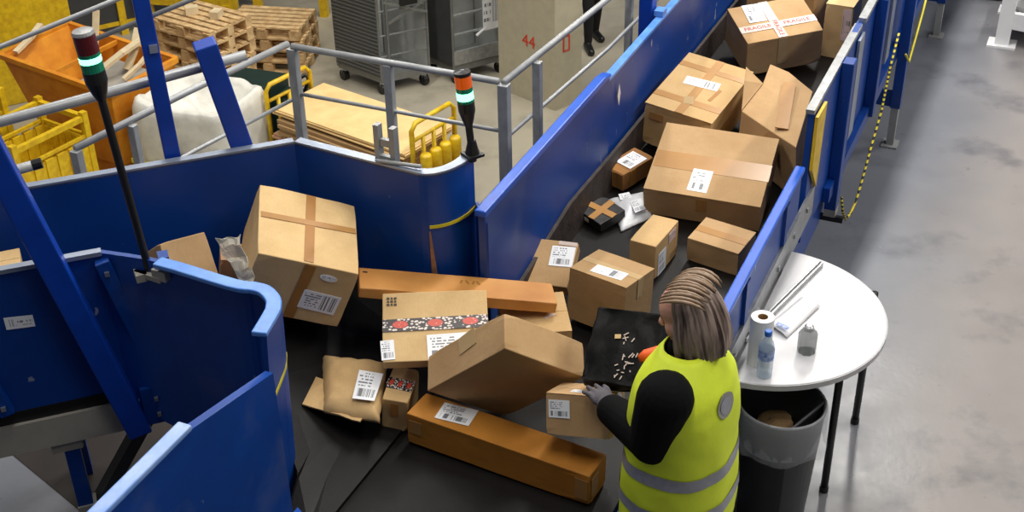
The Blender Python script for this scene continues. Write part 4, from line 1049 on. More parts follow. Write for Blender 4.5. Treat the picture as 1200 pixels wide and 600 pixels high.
    for i in range(K+1):
        th_ = rad(78) + (2*pi - rad(150))*i/K            # angle from the face direction, all the way round the back
        col = []
        for j in range(T+1):
            v = j/T
            if v < .42:
                ph = (v/.42)*pi/2; r = sin(ph); hgt = cos(ph)
                p = hd*(-.012 + cos(th_)*r*.104) + l*(sin(th_)*r*.096) + hu*(.028 + hgt*.088)
            else:
                k = (v-.42)/.58; len_ = .185 + .012*noise.noise(V((i*.35, 0, 4))) - .02*(abs(i/K-.5)*2)**3
                sp = 1.02 + .22*sin(k*pi*.75) - .10*k
                p = hd*(-.012 + cos(th_)*.104*sp) + l*(sin(th_)*.096*sp) + hu*.028 - (hu*.55+z*.45)*(k*len_)
            strand = (noise.noise(V((i*.42, v*1.6, 0)))*.010 + noise.noise(V((i*1.3, v*2, 6)))*.005)*min(1, v*2.2)
            out = (hd*cos(th_) + l*sin(th_)); p = p + out*strand
            col.append(m.bm.verts.new(H0 + p))
        g.append(col)
    for i in range(K):
        for j in range(T):
            fc = m.bm.faces.new((g[i][j], g[i+1][j], g[i+1][j+1], g[i][j+1]))
            for l_, uv in zip(fc.loops, ((i, j), (i+1, j), (i+1, j+1), (i, j+1))): l_[uvl].uv = (uv[0]/K, uv[1]/T)
    hr_ = m.build('hair', M['hair'], body, smooth=True); so = hr_.modifiers.new('t', 'SOLIDIFY'); so.thickness = .012; so.offset = -1
    # pale fringe swept over the crown
    m = MB()
    for q in range(13):
        o2 = (q-6)*.0115; wob = .006*sin(q*2.3)
        pts = []
        for k in range(7):
            a = rad(66 + 15*k + 5*sin(q*1.7)); pts.append(H0 + hd*(-.012 + cos(a)*.108) + l*(o2*(1+.5*sin(a)) + .012 + wob*k/6) + hu*(.028 + sin(a)*(.094 - abs(q-6)*.0022)))
        m.tube(pts, [.002, .005, .0068, .007, .0065, .005, .002], 8)
    fr = m.build('fringe', M['hairtop'], body, smooth=True); fr['label'] = 'pale blond crown'
    return body
wk = worker()

def bystander():
    B = V((1.02, 14.85, G)); f = V((.25, -.97, 0)).normalized(); l = V((-f.y, f.x, 0)); z = V((0, 0, 1))
    def W(a, b, c): return B + f*a + l*b + z*c
    caps = []
    def cap(a, b, ra, rb, mi): caps.append((tuple(a), tuple(b), ra, rb, mi))
    for sd, st in ((-1, .22), (1, -.16)):
        cap(W(0, sd*.09, .92), W(st*.6, sd*.095, .50), .10, .068, 0); cap(W(st*.6, sd*.095, .50), W(st*.9-.05, sd*.10, .10), .068, .048, 0); cap(W(st*.9-.08, sd*.10, .05), W(st*.9+.14, sd*.12, .04), .05, .042, 1)
        S, E, Wr = W(0, sd*.19, 1.46), W(-.03-st*.4, sd*.25, 1.18), W(.10-st*.5, sd*.23, .96)
        cap(S, E, .062, .048, 0); cap(E, Wr, .047, .034, 0); cap(Wr, Wr + (Wr-E).normalized()*.06, .034, .036, 2)
        for k in range(4):
            a = Wr + (Wr-E).normalized()*.075 + f*(k-1.5)*.018; cap(a, a - z*(.07-.008*abs(k-1.5)) + f*.01, .0105, .0085, 2)
        a = Wr + (Wr-E).normalized()*.03 + f*.028; cap(a, a + f*.02 - z*.045, .012, .01, 2)
    cap(W(0, 0, .95), W(0, 0, 1.35), .145, .165, 0); cap(W(0, -.12, 1.44), W(0, .12, 1.44), .075, .075, 0); cap(W(0, 0, 1.5), W(.01, 0, 1.6), .055, .05, 2)
    cap(W(.0, 0, 1.70), W(.02, 0, 1.71), .092, .085, 2); cap(W(.045, 0, 1.62), W(.055, 0, 1.61), .05, .045, 2); cap(W(.105, 0, 1.69), W(.115, 0, 1.665), .012, .015, 2)
    cap(W(-.03, 0, 1.74), W(-.02, 0, 1.75), .092, .088, 1)
    for sd in (-1, 1): cap(W(0, sd*.09, 1.69), W(0, sd*.09, 1.67), .015, .01, 2)
    make_body('person', caps, [M['dkcloth'], M['black'], M['skin']], .009, B, 'person in black trousers walking beyond the painted column, only lower leg showing')
bystander()

# ------------------------------------------------------------------ hall beyond the railings
# painted column
ca = math.atan2(-.57, .58)
cB, cL, cR = V((.50, 13.03, 0)), V((-.10, 13.63, 0)), V((.80, 13.27, 0))
m = MB(); c4 = cL + cR - cB; q = [cB, cR, c4, cL]
m.prism([p + V((0, 0, G)) for p in q], [p + V((0, 0, 4.5)) for p in q]); colm = m.build('column', M['white_col']); colm['kind'] = 'structure'
m = MB(); 
lx_ = (cB-cL).normalized(); nL = V((lx_.y, -lx_.x, 0)); rx_ = (cR-cB).normalized(); nR = V((rx_.y, -rx_.x, 0))
def sign(s, c, x, n, size, sx=1.0):
    M4 = Matrix.Translation(c + n*.004) @ Matrix((x, V((0, 0, 1)), n)).transposed().to_4x4()
    o = text_mesh(s, size, M['red_sign'], 'lettering', M4, colm, .001, sx); return o
sign('44', cL.lerp(cB, .55) + V((0, 0, -1.70)), lx_, nL, .20)
sign('[]', cB.lerp(cR, .42) + V((0, 0, -1.64)), rx_, nR, .20)

# cage trolleys
def cage(name, C_, A, B_, hgt, label, solid):
    """C_ nearest corner, A and B_ the two neighbouring ones (plan)"""
    C_, A, B_ = (V((p[0], p[1], 0)) for p in (C_, A, B_)); D_ = A + B_ - C_
    o = thing(name, (C_.x, C_.y, G), label, 'trolley', 'steel cage trolleys'); z0 = G+.17
    cen = (A+B_)/2
    m = MB(); m.prism([p + V((0, 0, z0-.03)) for p in (C_, B_, D_, A)], [p + V((0, 0, z0+.05)) for p in (C_, B_, D_, A)]); m.build('base', M['cagegrey'], o)
    for p in (C_, A, B_, D_):
        m = MB(); m.tube([p + V((0, 0, z0)), p + V((0, 0, z0+hgt))], .018, 8); m.build('corner_post', M['cagegrey'], o)
        w = p + (cen-p)*.12
        m = MB(); ax = V((.025, .02, 0)); m.tube([w - ax + V((0, 0, G+.06)), w + ax + V((0, 0, G+.06))], .06, 14); wh = m.build('caster', M['black'], o)
        m = MB(); m.box(w + V((0, 0, G+.125)), (.05, .05, .06)); m.build('caster_fork', M['galv'], wh)
    e = (A-C_).normalized(); n_ = V((e.y, -e.x, 0))
    m = MB(); m.prism([C_ + V((0, 0, z0+.05)), A + V((0, 0, z0+.05)), A - n_*.02 + V((0, 0, z0+.05)), C_ - n_*.02 + V((0, 0, z0+.05))],
                      [C_ + V((0, 0, z0+hgt)), A + V((0, 0, z0+hgt)), A - n_*.02 + V((0, 0, z0+hgt)), C_ - n_*.02 + V((0, 0, z0+hgt))])
    sp = m.build('side_panel', M['ribbed'] if solid else M['dkgrey'], o)
    for k in ((.5,) if solid else (.18, .42, .68)):
        m = MB(); m.bar(C_ + n_*.012 + V((0, 0, z0+hgt*k)), A + n_*.012 + V((0, 0, z0+hgt*k)), .03, .035); m.build('panel_bar', M['cagegrey'] if solid else M['cagelt'], sp)
    e2 = (B_-C_).normalized(); n2 = V((-e2.y, e2.x, 0)); n2 = n2 if n2.y < 0 else -n2
    m = MB(); m.prism([D_ + V((0, 0, z0+.05)), A + V((0, 0, z0+.05)), A + V((0, .02, z0+.05)), D_ + V((0, .02, z0+.05))], [D_ + V((0, 0, z0+hgt)), A + V((0, 0, z0+hgt)), A + V((0, .02, z0+hgt)), D_ + V((0, .02, z0+hgt))]); m.build('back_panel', M['cagelt'], o)
    m = MB(); m.prism([D_ + V((0, 0, z0+.05)), B_ + V((0, 0, z0+.05)), B_ + V((-.02, .0, z0+.05)), D_ + V((-.02, 0, z0+.05))], [D_ + V((0, 0, z0+hgt)), B_ + V((0, 0, z0+hgt)), B_ + V((-.02, 0, z0+hgt)), D_ + V((-.02, 0, z0+hgt))]); m.build('side_panel', M['cagelt'], o)
    for k in ((.16, .3, .46, .62, .78) if solid else (.12, .24, .37, .5, .63, .76, .89)):
        m = MB(); m.tube([C_ + V((0, 0, z0+hgt*k)), B_ + V((0, 0, z0+hgt*k))], .011 if solid else .014, 8); m.build('front_bar', M['cagegrey'] if solid else M['galv'], o)
    return o, C_, A, B_, z0, e2, n2
o, C1, A1, B1, z0, e2, n2 = cage('cage_trolley', (-1.41, 13.53), (-1.94, 13.99), (-.89, 13.78), 1.75, 'steel cage trolley with dark ribbed side and black label holder, left of the pair', True)
m = MB(); p = C1.lerp(B1, .17); m.tube([p + n2*.02 + V((0, 0, z0)), p + n2*.02 + V((0, 0, z0+1.7))], .016, 8); m.build('door_post', M['cagegrey'], o)
m = MB(); m.bar(C1.lerp(B1, .2) + n2*.02 + V((0, 0, z0+.66)), B1 + n2*.02 + V((0, 0, z0+.86)), .02, .025); m.bar(C1.lerp(B1, .1) + n2*.03 + V((0, 0, z0+.92)), B1 + n2*.03 + V((0, 0, z0+.72)), .02, .025); m.build('gate_brace', M['cagegrey'], o)
m = MB(); m.box(C1.lerp(B1, .62) + n2*.04 + V((0, 0, z0+.96)), (.2, .04, .22), rz(math.atan2(e2.y, e2.x))); lh = m.build('label_holder', M['black'], o)
m = MB(); m.box(C1.lerp(B1, .62) + n2*.062 + V((0, 0, z0+.99)), (.12, .01, .07), rz(math.atan2(e2.y, e2.x))); m.build('paper_slip', M['beige'], lh)
o, C2, A2, B2, z0, e2, n2 = cage('cage_trolley', (-.61, 13.78), (-.93, 14.12), (-.05, 14.10), 1.75, 'steel cage trolley with black shelves and bright horizontal bars, beside the painted column', False)
m = MB(); m.prism([C2 + V((0, 0, z0+.06)), B2 + V((0, 0, z0+.06)), B2 + V((0, 0, z0+.22)), C2 + V((0, 0, z0+.22))], [p + n2*.02 for p in (C2 + V((0, 0, z0+.06)), B2 + V((0, 0, z0+.06)), B2 + V((0, 0, z0+.22)), C2 + V((0, 0, z0+.22)))]); m.build('kick_plate', M['galv'], o)
m = MB(); uvl = m.bm.loops.layers.uv.new(); pa, pb = C2.lerp(B2, .58) + n2*.03, C2.lerp(B2, .92) + n2*.03
f = m.quad([pa + V((0, 0, z0+.40)), pb + V((0, 0, z0+.40)), pb + V((0, 0, z0+1.1)), pa + V((0, 0, z0+1.1))])
for l_, uv in zip(f.loops, ((0, 0), (1, 0), (1, 1), (0, 1))): l_[uvl].uv = uv
m.build('printed_sheet', M['labw1'], o)
for k, (u, zz) in enumerate(((.45, .36), (.86, .42))):
    m = MB(); p = C2.lerp(B2, u) + n2*.02 + V((0, 0, z0+zz)); m.bar(p, p + e2*.13 + V((0, 0, .08-.14*k)), .03, .015); m.build('white_tie', M['white'], o)

# pallets
def pallet_proto(L=.9, W_=.66):
    o = thing('pallet', (0, 0, 0), 'bare wooden pallet in the taller stack behind the orange skip', 'pallet', 'wooden pallets')
    m = MB(); nb = 6
    for i in range(nb): m.box((0, -W_/2 + W_*(i+.5)/nb, .132), (L, W_/nb*.66, .02))
    for x in (-L/2+.05, 0, L/2-.05): m.box((x, 0, .112), (.1, W_, .02))
    m.build('top_deck', M['wood'], o, local=True)
    for y in (-W_/2+.05, 0, W_/2-.05):
        m = MB()
        for x in (-L/2+.06, 0, L/2-.06): m.box((x, y, .061), (.12, .09, .08))
        m.box((0, y, .0105), (L, .09, .021)); m.build('runner', M['wood'], o, local=True)
    return o
pp = pallet_proto()
ang = math.atan2(13.40-13.91, -3.17+3.88); cx, cy = -3.40, 13.87
names = ['lowest of the stack', 'second from the ground', 'third from the ground', 'fourth from the ground', 'fifth from the ground', 'topmost of the stack']
for i in range(6):
    o = pp if i == 0 else copy_tree(pp)
    o.location = (cx + random.uniform(-.02, .02), cy + random.uniform(-.02, .02), G + .001 + i*.1425); o.rotation_euler = (0, 0, ang + random.uniform(-.04, .04))
    o['label'] = 'bare wooden pallet in the taller stack behind the orange skip, ' + names[i]
for i in range(4):
    o = copy_tree(pp); o.location = (-2.74 + random.uniform(-.015, .015), 14.50, G + .001 + i*.1425); o.rotation_euler = (0, 0, ang + .45 + random.uniform(-.02, .02))
    o['label'] = 'bare wooden pallet in the lower stack to the right, ' + ('lowest of the stack', 'second from the ground', 'third from the ground', 'topmost of the stack')[i]
# loose blocks on the top pallet
for i, (dx, dy) in enumerate(((-.1, .05), (.2, -.08))):
    m = MB(); m.box((cx+dx, cy+dy, G+6*.1425+.045), (.14, .1, .085), rz(.3+i)); tag(m.build('wood_block', M['wood_lt']), ('small wooden block on top of the taller pallet stack, towards its back', 'small wooden block on top of the taller pallet stack, towards its front')[i], 'wood block')

# white bulk bag
o = thing('bulk_bag', (-2.95, 11.50, G), 'big white woven bulk bag with yellow straps behind the blue inclined beam', 'bag')
m = MB(); K = 64; R = []
ax, ay = V((.93, -.36, 0)), V((.36, .93, 0))
for zz, a, b in ((0, .46, .40), (.03, .49, .43), (.35, .52, .46), (.7, .52, .46), (.92, .51, .44), (1.0, .50, .43), (1.02, .47, .40), (.97, .43, .36), (.86, .33, .26), (.8, .05, .05)):
    r = []
    for i in range(K):
        t = 2*pi*i/K; e = 2/6; x = (abs(cos(t))**e)*(1 if cos(t) >= 0 else -1); y = (abs(sin(t))**e)*(1 if sin(t) >= 0 else -1)
        w = .05*noise.noise(V((x*2.2, y*2.2, zz*3)))
        r.append(V((-2.95, 11.50, G)) + ax*(x*(a+w)) + ay*(y*(b+w)) + V((0, 0, zz + .06*noise.noise(V((x*2, y*2, 5)))*(zz > .5))))
    R.append(r)
m.rings(R); m.build('sack', M['bag'], o, smooth=True)
m = MB(); p0, p1 = V((-2.95, 11.50, G+.44)) - ax*.54 - ay*.475, V((-2.95, 11.50, G+.40)) + ax*.3 - ay*.485; m.bar(p0, p1, .01, .045); m.bar(p0 + V((0, 0, -.08)), p1 + V((0, 0, -.03)), .01, .03); m.build('strap', M['yellowln'], o)
m = MB(); p0 = V((-2.95, 11.50, G+.52)) + ax*.06 - ay*.485; m.box(p0, (.2, .01, .16), rz(-.37)); m.box(p0 + V((-.05, -.01, .04)), (.05, .012, .2), rz(-.37)); m.build('printed_mark', M['dkgrey'], o)

# flat cardboard on a yellow cart
ct = thing('sheet_cart', (-1.45, 11.3, G), 'yellow tube cart with hoop ends carrying flat cardboard, behind the railing', 'cart')
u_ = V((.80, -.60, 0)); v_ = V((.60, .80, 0)); o0 = V((-1.42, 11.25, 0))
m = MB(); m.box(o0 + V((0, 0, G+.30)), (1.75, .72, .06), rz(math.atan2(-.6, .8))); m.build('platform', M['yellow'], ct)
for a in (-.75, .75):
    for b in (-.28, .28):
        m = MB(); p = o0 + u_*a + v_*b; m.tube([p + V((-.02, 0, G+.08)), p + V((.02, 0, G+.08))], .08, 14); m.tube([p + V((0, 0, G+.08)), p + V((0, 0, G+.28))], .02, 8); m.build('caster', M['black'], ct)
for a, top in ((-.90, 1.04), (.92, 1.14)):
    p = o0 + u_*a; m = MB()
    m.tube([p - v_*.30 + V((0, 0, G+.3)), p - v_*.30 + V((0, 0, G+top-.06)), p - v_*.24 + V((0, 0, G+top)), p + v_*.24 + V((0, 0, G+top)), p + v_*.30 + V((0, 0, G+top-.06)), p + v_*.30 + V((0, 0, G+.3))], .024, 8)
    m.tube([p - v_*.3 + V((0, 0, G+top-.16)), p + v_*.3 + V((0, 0, G+top-.16))], .018, 8)
    for b in (-.15, 0, .15): m.tube([p + v_*b + V((0, 0, G+.3)), p + v_*b + V((0, 0, G+top-.16))], .02, 8)
    e_ = m.build('end_hoop', M['yellow'], ct, smooth=True)
p = o0 + u_*1.02; m = MB()
for b in (-.24, -.1, .04, .18): m.tube([p + v_*b + V((0, 0, G+.36)), p + v_*b + V((0, 0, G+.84)), p + v_*b + V((.0, 0, G+.86))], [.055, .055, .045], 12)
m.build('yellow_rollers', M['yellow'], ct, smooth=True)
for i, (zz, du, dv, L, w, mt, lab) in enumerate(((.36, 0, 0, 1.55, .68, 'kraft3', 'lowest flat cardboard bundle on the yellow cart'), (.50, -.03, .03, 1.6, .70, 'kraft_pk', 'middle flat cardboard bundle on the yellow cart'), (.62, .04, -.02, 1.55, .66, 'kraft3', 'third flat cardboard bundle on the yellow cart, dark edged'), (.80, .0, .05, 1.66, .70, 'board', 'broad pale cardboard sheet topmost on the yellow cart'))):
    m = MB(); c = o0 + u_*du + v_*dv; h = (.11, .09, .15, .05)[i]
    nl = 4
    for k in range(nl): m.box(c + u_*random.uniform(-.03, .03) + v_*random.uniform(-.02, .02) + V((0, 0, G+zz+h*(k+.5)/nl-.02)), (L, w, h/nl*.94), rz(math.atan2(-.6, .8) + random.uniform(-.015, .015)))
    tag(m.build('cardboard_sheet', M[mt]), lab, 'cardboard', 'flat cardboard on the yellow cart')

# dark green hand truck
o = thing('hand_truck', (-2.45, 12.35, G), 'dark green hand truck with looped handle between bulk bag and cardboard', 'hand truck')
m = MB(); m.box((-2.62, 12.42, G+.38), (.62, .42, .74), rz(-.35)); m.box((-2.22, 12.28, G+.32), (.3, .34, .6), rz(-.35)); m.build('body', M['green_dk'], o, bevel=.02)
m = MB(); m.tube([(-2.25, 12.2, G+.6), (-2.12, 12.17, G+.82), (-2.03, 12.16, G+.88), (-2.0, 12.2, G+.82), (-2.08, 12.2, G+.6)], .024, 8); m.build('handle', M['black'], o, smooth=True)
m = MB(); m.bar((-2.3, 12.12, G+.64), (-2.05, 12.1, G+.80), .03, .03); m.build('release_bar', M['green_dk'], o)
for a in (-.2, .2):
    m = MB(); m.tube([(-2.5+a*1.8, 12.2-a*.6, G+.06), (-2.46+a*1.8, 12.3-a*.6, G+.06)], .06, 12); m.build('wheel', M['black'], o)

# orange tipping skip with timber in it
sk = thing('tipping_skip', (-3.95, 12.2, G), 'orange steel tipping skip with wood offcuts, behind the left signal lamp', 'skip')
su = V((.861, -.509, 0)); sv = V((.509, .861, 0)); so0 = V((-4.1, 12.0, 0))
def SK(a, b, zz): return so0 + su*a + sv*b + V((0, 0, G+zz))
def shell(a0, a1, b0, b1, zt, c0, c1, d0, d1, zb, name, zt2=None):
    zt2 = zt if zt2 is None else zt2
    m = MB(); T = [SK(a0, b0, zt2), SK(a1, b0, zt), SK(a1, b1, zt), SK(a0, b1, zt2)]; Bq = [SK(c0, d0, zb), SK(c1, d0, zb), SK(c1, d1, zb), SK(c0, d1, zb)]; t = .02
    cT = sum(T, V())/4; cB_ = sum(Bq, V())/4
    Ti = [p + (cT-p)*.04 for p in T]; Bi = [p + (cB_-p)*.04 + V((0, 0, .03)) for p in Bq]
    vs = {k: [m.bm.verts.new(p) for p in L] for k, L in (('T', T), ('B', Bq), ('t', Ti), ('b', Bi))}
    for i in range(4):
        j = (i+1) % 4
        m.bm.faces.new((vs['B'][i], vs['B'][j], vs['T'][j], vs['T'][i])); m.bm.faces.new((vs['t'][i], vs['t'][j], vs['b'][j], vs['b'][i])); m.bm.faces.new((vs['T'][i], vs['T'][j], vs['t'][j], vs['t'][i]))
    m.bm.faces.new(vs['B'][::-1]); m.bm.faces.new(vs['b']); return m.build(name, M['orange'], sk)
shell(-.72, .70, -.42, .46, 1.12, -.38, .60, -.34, .38, .30, 'trough', 1.22)
m = MB()
for a, b in ((SK(-.73, -.43, 1.225), SK(.71, -.43, 1.125)), (SK(.71, -.43, 1.125), SK(.71, .47, 1.125)), (SK(.71, .47, 1.125), SK(-.73, .47, 1.225)), (SK(-.73, .47, 1.225), SK(-.73, -.43, 1.225))): m.bar(a, b, .05, .05)
m.build('rim', M['orange'], sk)
m = MB(); m.bar(SK(-.05, -.42, 1.17), SK(-.05, .46, 1.17), .03, .04); m.build('divider', M['orange'], sk)
m = MB(); m.box(SK(.1, 0, .16), (.9, .6, .3), rz(math.atan2(su.y, su.x))); m.build('base_frame', M['orange'], sk)
for i, (a0, b0, z0_, a1, b1, z1_, w, mt, lab) in enumerate((
    (.22, -.24, 1.09, .52, .40, 1.40, .09, 'wood_lt', 'longest pale curved plank leaning out of the orange skip'), (.40, .10, 1.10, .36, .38, 1.42, .08, 'wood_lt', 'upright pale plank beside the curved one in the orange skip'),
    (.50, -.05, 1.08, .60, .28, 1.28, .05, 'wood_lt', 'short pale offcut at the right end of the orange skip'), (-.62, -.33, 1.24, -.70, .10, 1.36, .06, 'wood_lt', 'pale batten leaning across the left end of the orange skip'),
    (-.12, .10, .95, -.16, .36, 1.52, .06, 'wood_lt', 'pale batten standing behind the left signal lamp in the skip'))):
    m = MB(); A, Bq = SK(a0, b0, z0_), SK(a1, b1, z1_); m.bar(A, A.lerp(Bq, .5) + V((.02, 0, .03*(i == 0))), w, .03); m.bar(A.lerp(Bq, .5) + V((.02, 0, .03*(i == 0))), Bq, w, .03)
    tag(m.build('wood_plank', M[mt]), lab, 'plank', 'timber in the orange skip')
m = MB(); g0 = [SK(.05, -.34, 1.0), SK(.60, -.34, .98), SK(.62, .25, 1.04), SK(.08, .27, 1.06)]; m.prism(g0, [p + V((0, 0, .02)) for p in g0]); tag(m.build('grey_board', M['beige']), 'flat grey board lying inside the right half of the orange skip', 'board')

# grey stair rail rising across the upper left corner
o = thing('stair_rail', (-5.0, 4.6, 0), 'thin grey stair rail rising across the upper left corner above the orange skip', 'rail')
RA, RB = V((-2.283, 5.561, 1.616)), V((-1.78, 5.733, 1.761)); dR = RB - RA
m = MB(); m.tube([RA - dR*3.2, RB + dR*2.2], .0115, 10); m.build('top_tube', M['railgrey'], o, smooth=True)
m = MB(); q0, q1 = RA + dR*.75 + V((0, 0, -.14)), RB + dR*2.2 + V((0, 0, -.14)); m.tube([q0, q1], .0115, 10); m.build('lower_tube', M['railgrey'], o, smooth=True)
for k in (-3.0, -1.3):
    m = MB(); p = RA + dR*k; m.tube([V((p.x, p.y, G)), p], .018, 8); m.build('post', M['railgrey'], o)
# yellow steel crates
def crate(c, ang, L, W_, Hh_, label):
    o = thing('steel_crate', (c[0], c[1], G), label, 'crate', 'yellow ribbed steel crates'); Rm = rz(ang)
    def cc(x, y, z): return V((c[0], c[1], G)) + Rm @ V((x, y, z))
    m = MB(); m.box(cc(0, 0, .14), (L, W_, .05), Rm); m.build('floor_plate', M['yellow'], o)
    for x in (-L/2, L/2):
        for y in (-W_/2, W_/2):
            m = MB(); m.box(cc(x, y, Hh_/2+.03), (.06, .06, Hh_+.06), Rm); m.build('corner_post', M['yellow'], o)
    for (x0, y0, x1, y1) in ((-L/2, -W_/2, L/2, -W_/2), (-L/2, W_/2, L/2, W_/2), (-L/2, -W_/2, -L/2, W_/2), (L/2, -W_/2, L/2, W_/2)):
        m = MB(); nrib = 6; dx, dy = x1-x0, y1-y0; ln = math.hypot(dx, dy)
        m.bar(cc(x0, y0, .45), cc(x1, y1, .45), .012, .6)
        for k in range(nrib):
            u = (k+.5)/nrib; m.box(cc(x0+dx*u, y0+dy*u, .45), (.09 if abs(dx) > abs(dy) else .04, .04 if abs(dx) > abs(dy) else .09, .62), Rm)
        m.build('ribbed_side', M['yellow'], o)
        m = MB(); m.bar(cc(x0, y0, Hh_), cc(x1, y1, Hh_), .05, .05); m.bar(cc(x0, y0, Hh_-.18), cc(x1, y1, Hh_-.18), .03, .03); m.build('top_rail', M['yellow'], o)
    return o
crate((-4.42, 10.93), .98, .80, .62, .98, 'yellow ribbed steel crate lying closest to the inclined brace, below the left signal lamp')
crate((-4.02, 11.02+.55), .98, .74, .3, .86, 'narrower yellow ribbed steel crate directly in front of the orange skip') if 0 else None
crate((-5.25, 11.30), .98, .8, .5, 1.05, 'yellow ribbed steel crate further back, behind the nearer one and left of the skip')
# yellow fence and machine far left
o = thing('safety_fence', (-5.2, 15.3, G), 'yellow posts with dark mesh panels along the far side behind the orange skip', 'fence')
fa, fb = V((-6.6, 14.4, 0)), V((-3.2, 16.4, 0))
for k in (0, .18, .36, .54, .72, .9):
    m = MB(); p = fa.lerp(fb, k); m.box(p + V((0, 0, G+1.0)), (.09, .09, 2.0), rz(.53)); m.build('fence_post', M['yellow'], o)
m = MB(); m.bar(fa + V((0, 0, G+1.05)), fb + V((0, 0, G+1.05)), .015, 1.8); m.build('mesh_panel', M['dkgrey'], o)
m = MB(); m.bar(fa + V((0, 0, G+1.97)), fb + V((0, 0, G+1.97)), .05, .05); m.build('fence_rail', M['yellow'], o)
m = MB(); m.bar(fa + V((0, 0, G+.15)), fb + V((0, 0, G+.15)), .05, .05); m.build('fence_rail', M['yellow'], o)
o = thing('yellow_cabinet', (-5.6, 13.9, G), 'dull yellow sheet-metal cabinet in the far left corner above the orange skip', 'cabinet')
m = MB(); m.box((-5.45, 13.85, G+.72), (1.1, .6, 1.44), rz(.5)); m.build('cabinet_body', M['yellow'], o, bevel=.01)
m = MB(); m.box((-5.45, 13.85, G+.72) , (1.02, .62, .04), rz(.5)); m.build('seam', M['dkgrey'], o)
o = thing('blue_locker', (-6.35, 13.35, G), 'dark blue cabinet cut by the upper left corner of the photo', 'cabinet')
m = MB(); m.box((-6.2, 13.3, G+.8), (.7, .6, 1.6), rz(.5)); m.build('locker_body', M['blue_dk'], o, bevel=.01)
m = MB(); m.box((-6.04, 13.02, G+.9), (.03, .03, .2), rz(.5)); m.build('handle', M['galv'], o)
# yellow guards behind the pallets and at the foot of the belt
for i, (c, L, lab) in enumerate((((-3.9, 15.35), 1.3, 'yellow low barrier behind the taller pallet stack'), ((-2.75, 16.0), 1.1, 'yellow low barrier behind the lower pallet stack'))):
    o = thing('low_barrier', (c[0], c[1], G), lab, 'barrier', 'yellow low barriers')
    m = MB(); m.box((c[0], c[1], G+.55), (L, .08, .3), rz(-.2)); m.build('beam', M['yellow'], o)
    for s_ in (-.4, .4):
        m = MB(); m.box((c[0]+s_*L*.98, c[1]-s_*L*.2, G+.22), (.1, .1, .44), rz(-.2)); m.build('post', M['yellow'], o)
o = thing('floor_ramp', (-.28, 10.55, G), 'low yellow steel ramp seen in the gap between railing post and blue guard', 'ramp')
m = MB(); m.prism([V((-.75, 10.0, G)), V((.05, 9.85, G)), V((.25, 10.9, G)), V((-.55, 11.0, G))], [V((-.7, 10.2, G+.14)), V((.05, 10.05, G+.14)), V((.2, 10.7, G+.14)), V((-.5, 10.8, G+.14))]); m.build('ramp_plate', M['yellow'], o)
m = MB(); m.bar(V((-.62, 10.45, G+.155)), V((.18, 10.3, G+.155)), .08, .02); m.build('dark_edge', M['black'], o)

# ------------------------------------------------------------------ aisle side
rp = [P(-.84, 7.05, 1.08), P(-.84, 6.89, .94), P(-.84, 6.79, .73), P(-.84, 6.56, .60), P(-.84, 6.41, .50), P(-.84, 6.28, .43), P(-.845, 6.15, .415), P(-.85, 6.05, .44), P(-.86, 5.985, .52), P(-.875, 5.985, .60)]
m = MB(); m.tube(rp, .0065, 8); tag(m.build('rope', M['rope'], smooth=True), 'yellow and black twisted rope hanging in a loop from the blue conveyor uprights', 'rope')
rp = [P(-.84, 8.3, 1.0), P(-.83, 8.0, .85), P(-.84, 7.75, .62), P(-.85, 7.62, .72)]
m = MB(); m.tube(rp, .007, 8); tag(m.build('rope', M['yellowln'], smooth=True), 'short yellow rope hanging further up the aisle beside the far trestle leg', 'rope')
o = thing('storage_rack', P(-.2, 9.9, 0), 'white steel rack foot standing on the aisle floor in the upper right corner', 'rack')
for a, b in ((-.42, 9.76), (-.42, 10.45), (.9, 9.5), (.9, 10.2)):
    m = MB(); m.box(P(a, b, .75), (.10, .09, 1.5), rz(ANG_N)); up_ = m.build('upright', M['white'], o)
    m = MB(); m.box(P(a, b, .008), (.2, .17, .016), rz(ANG_N)); m.build('foot_plate', M['white'], up_)
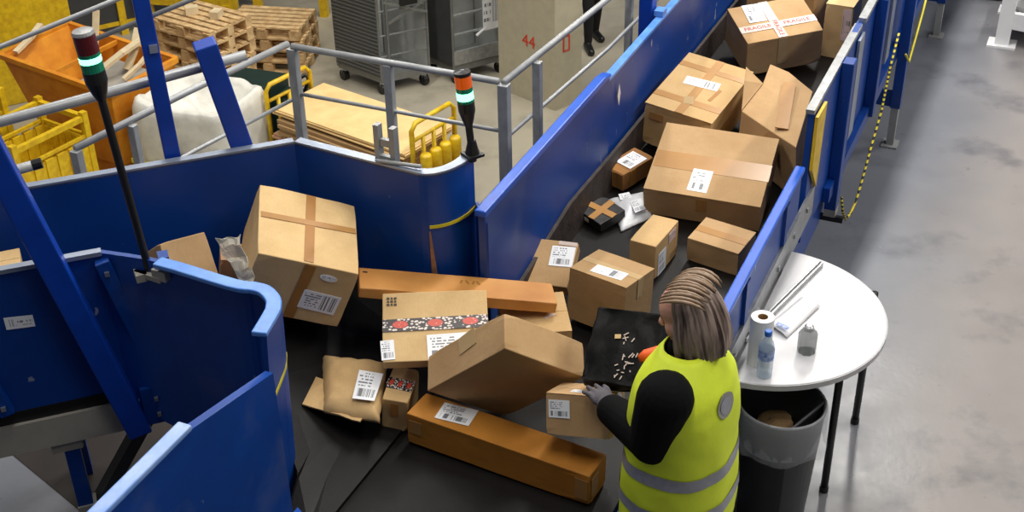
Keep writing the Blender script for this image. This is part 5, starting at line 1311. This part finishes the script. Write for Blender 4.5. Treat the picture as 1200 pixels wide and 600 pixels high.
for zz in (.20, .75):
    m = MB(); m.bar(P(-.42, 9.76, zz), P(.9, 9.5, zz), .05, .12); m.bar(P(-.42, 10.45, zz), P(.9, 10.2, zz), .05, .12); m.bar(P(-.42, 9.76, zz), P(-.42, 10.45, zz), .05, .1); m.build('beam', M['white'], o)
m = MB(); m.prism([P(-.4, 9.8, .26), P(.9, 9.54, .26), P(.9, 10.16, .26), P(-.4, 10.4, .26)], [P(-.4, 9.8, .29), P(.9, 9.54, .29), P(.9, 10.16, .29), P(-.4, 10.4, .29)]); m.build('shelf', M['greysteel'], o)
o = thing('machine_plinth', P(-.3, 11.3, 0), 'dark grey machine plinth along the upper edge beyond the aisle', 'machine')
m = MB(); m.prism([P(-.85, 10.62, 0), P(1.4, 10.75, 0), P(1.4, 11.6, 0), P(-.85, 11.6, 0)], [P(-.85, 10.66, .9), P(1.4, 10.8, .9), P(1.4, 11.6, .9), P(-.85, 11.6, .9)]); m.build('plinth_body', M['dkgrey'], o, bevel=.01)
m = MB(); m.bar(P(-.8, 10.63, .3), P(1.3, 10.76, .3), .03, .06); m.build('plinth_strip', M['black'], o)

# ------------------------------------------------------------------ light: rows of hall lamps overhead, dim hall around
w = bpy.data.worlds.new('hall'); scene.world = w; w.use_nodes = True
w.node_tree.nodes['Background'].inputs[0].default_value = (.95, .96, 1, 1); w.node_tree.nodes['Background'].inputs[1].default_value = .11
def lamp(loc, sx, sy, power, rot=(0, 0, 0), col=(1, .965, .9)):
    l_ = bpy.data.lights.new('hall_lamp', 'AREA'); l_.shape = 'RECTANGLE'; l_.size = sx; l_.size_y = sy; l_.energy = power; l_.color = col
    o = bpy.data.objects.new('hall_lamp', l_); COL.objects.link(o); o.location = loc; o.rotation_euler = rot; return o
for t, pw in ((3.0, 115), (7.5, 230), (12.0, 330)):
    for s in (-6.5, -1.6, 3.2):
        p = P(s, t, 6.4); lamp(p, .45, 3.2, pw, (0, 0, YAW - pi/2))
vs = scene.view_settings; vs.view_transform = 'Standard'; vs.look = 'None'; vs.exposure = 0.0; vs.gamma = 1; vs.use_curve_mapping = False
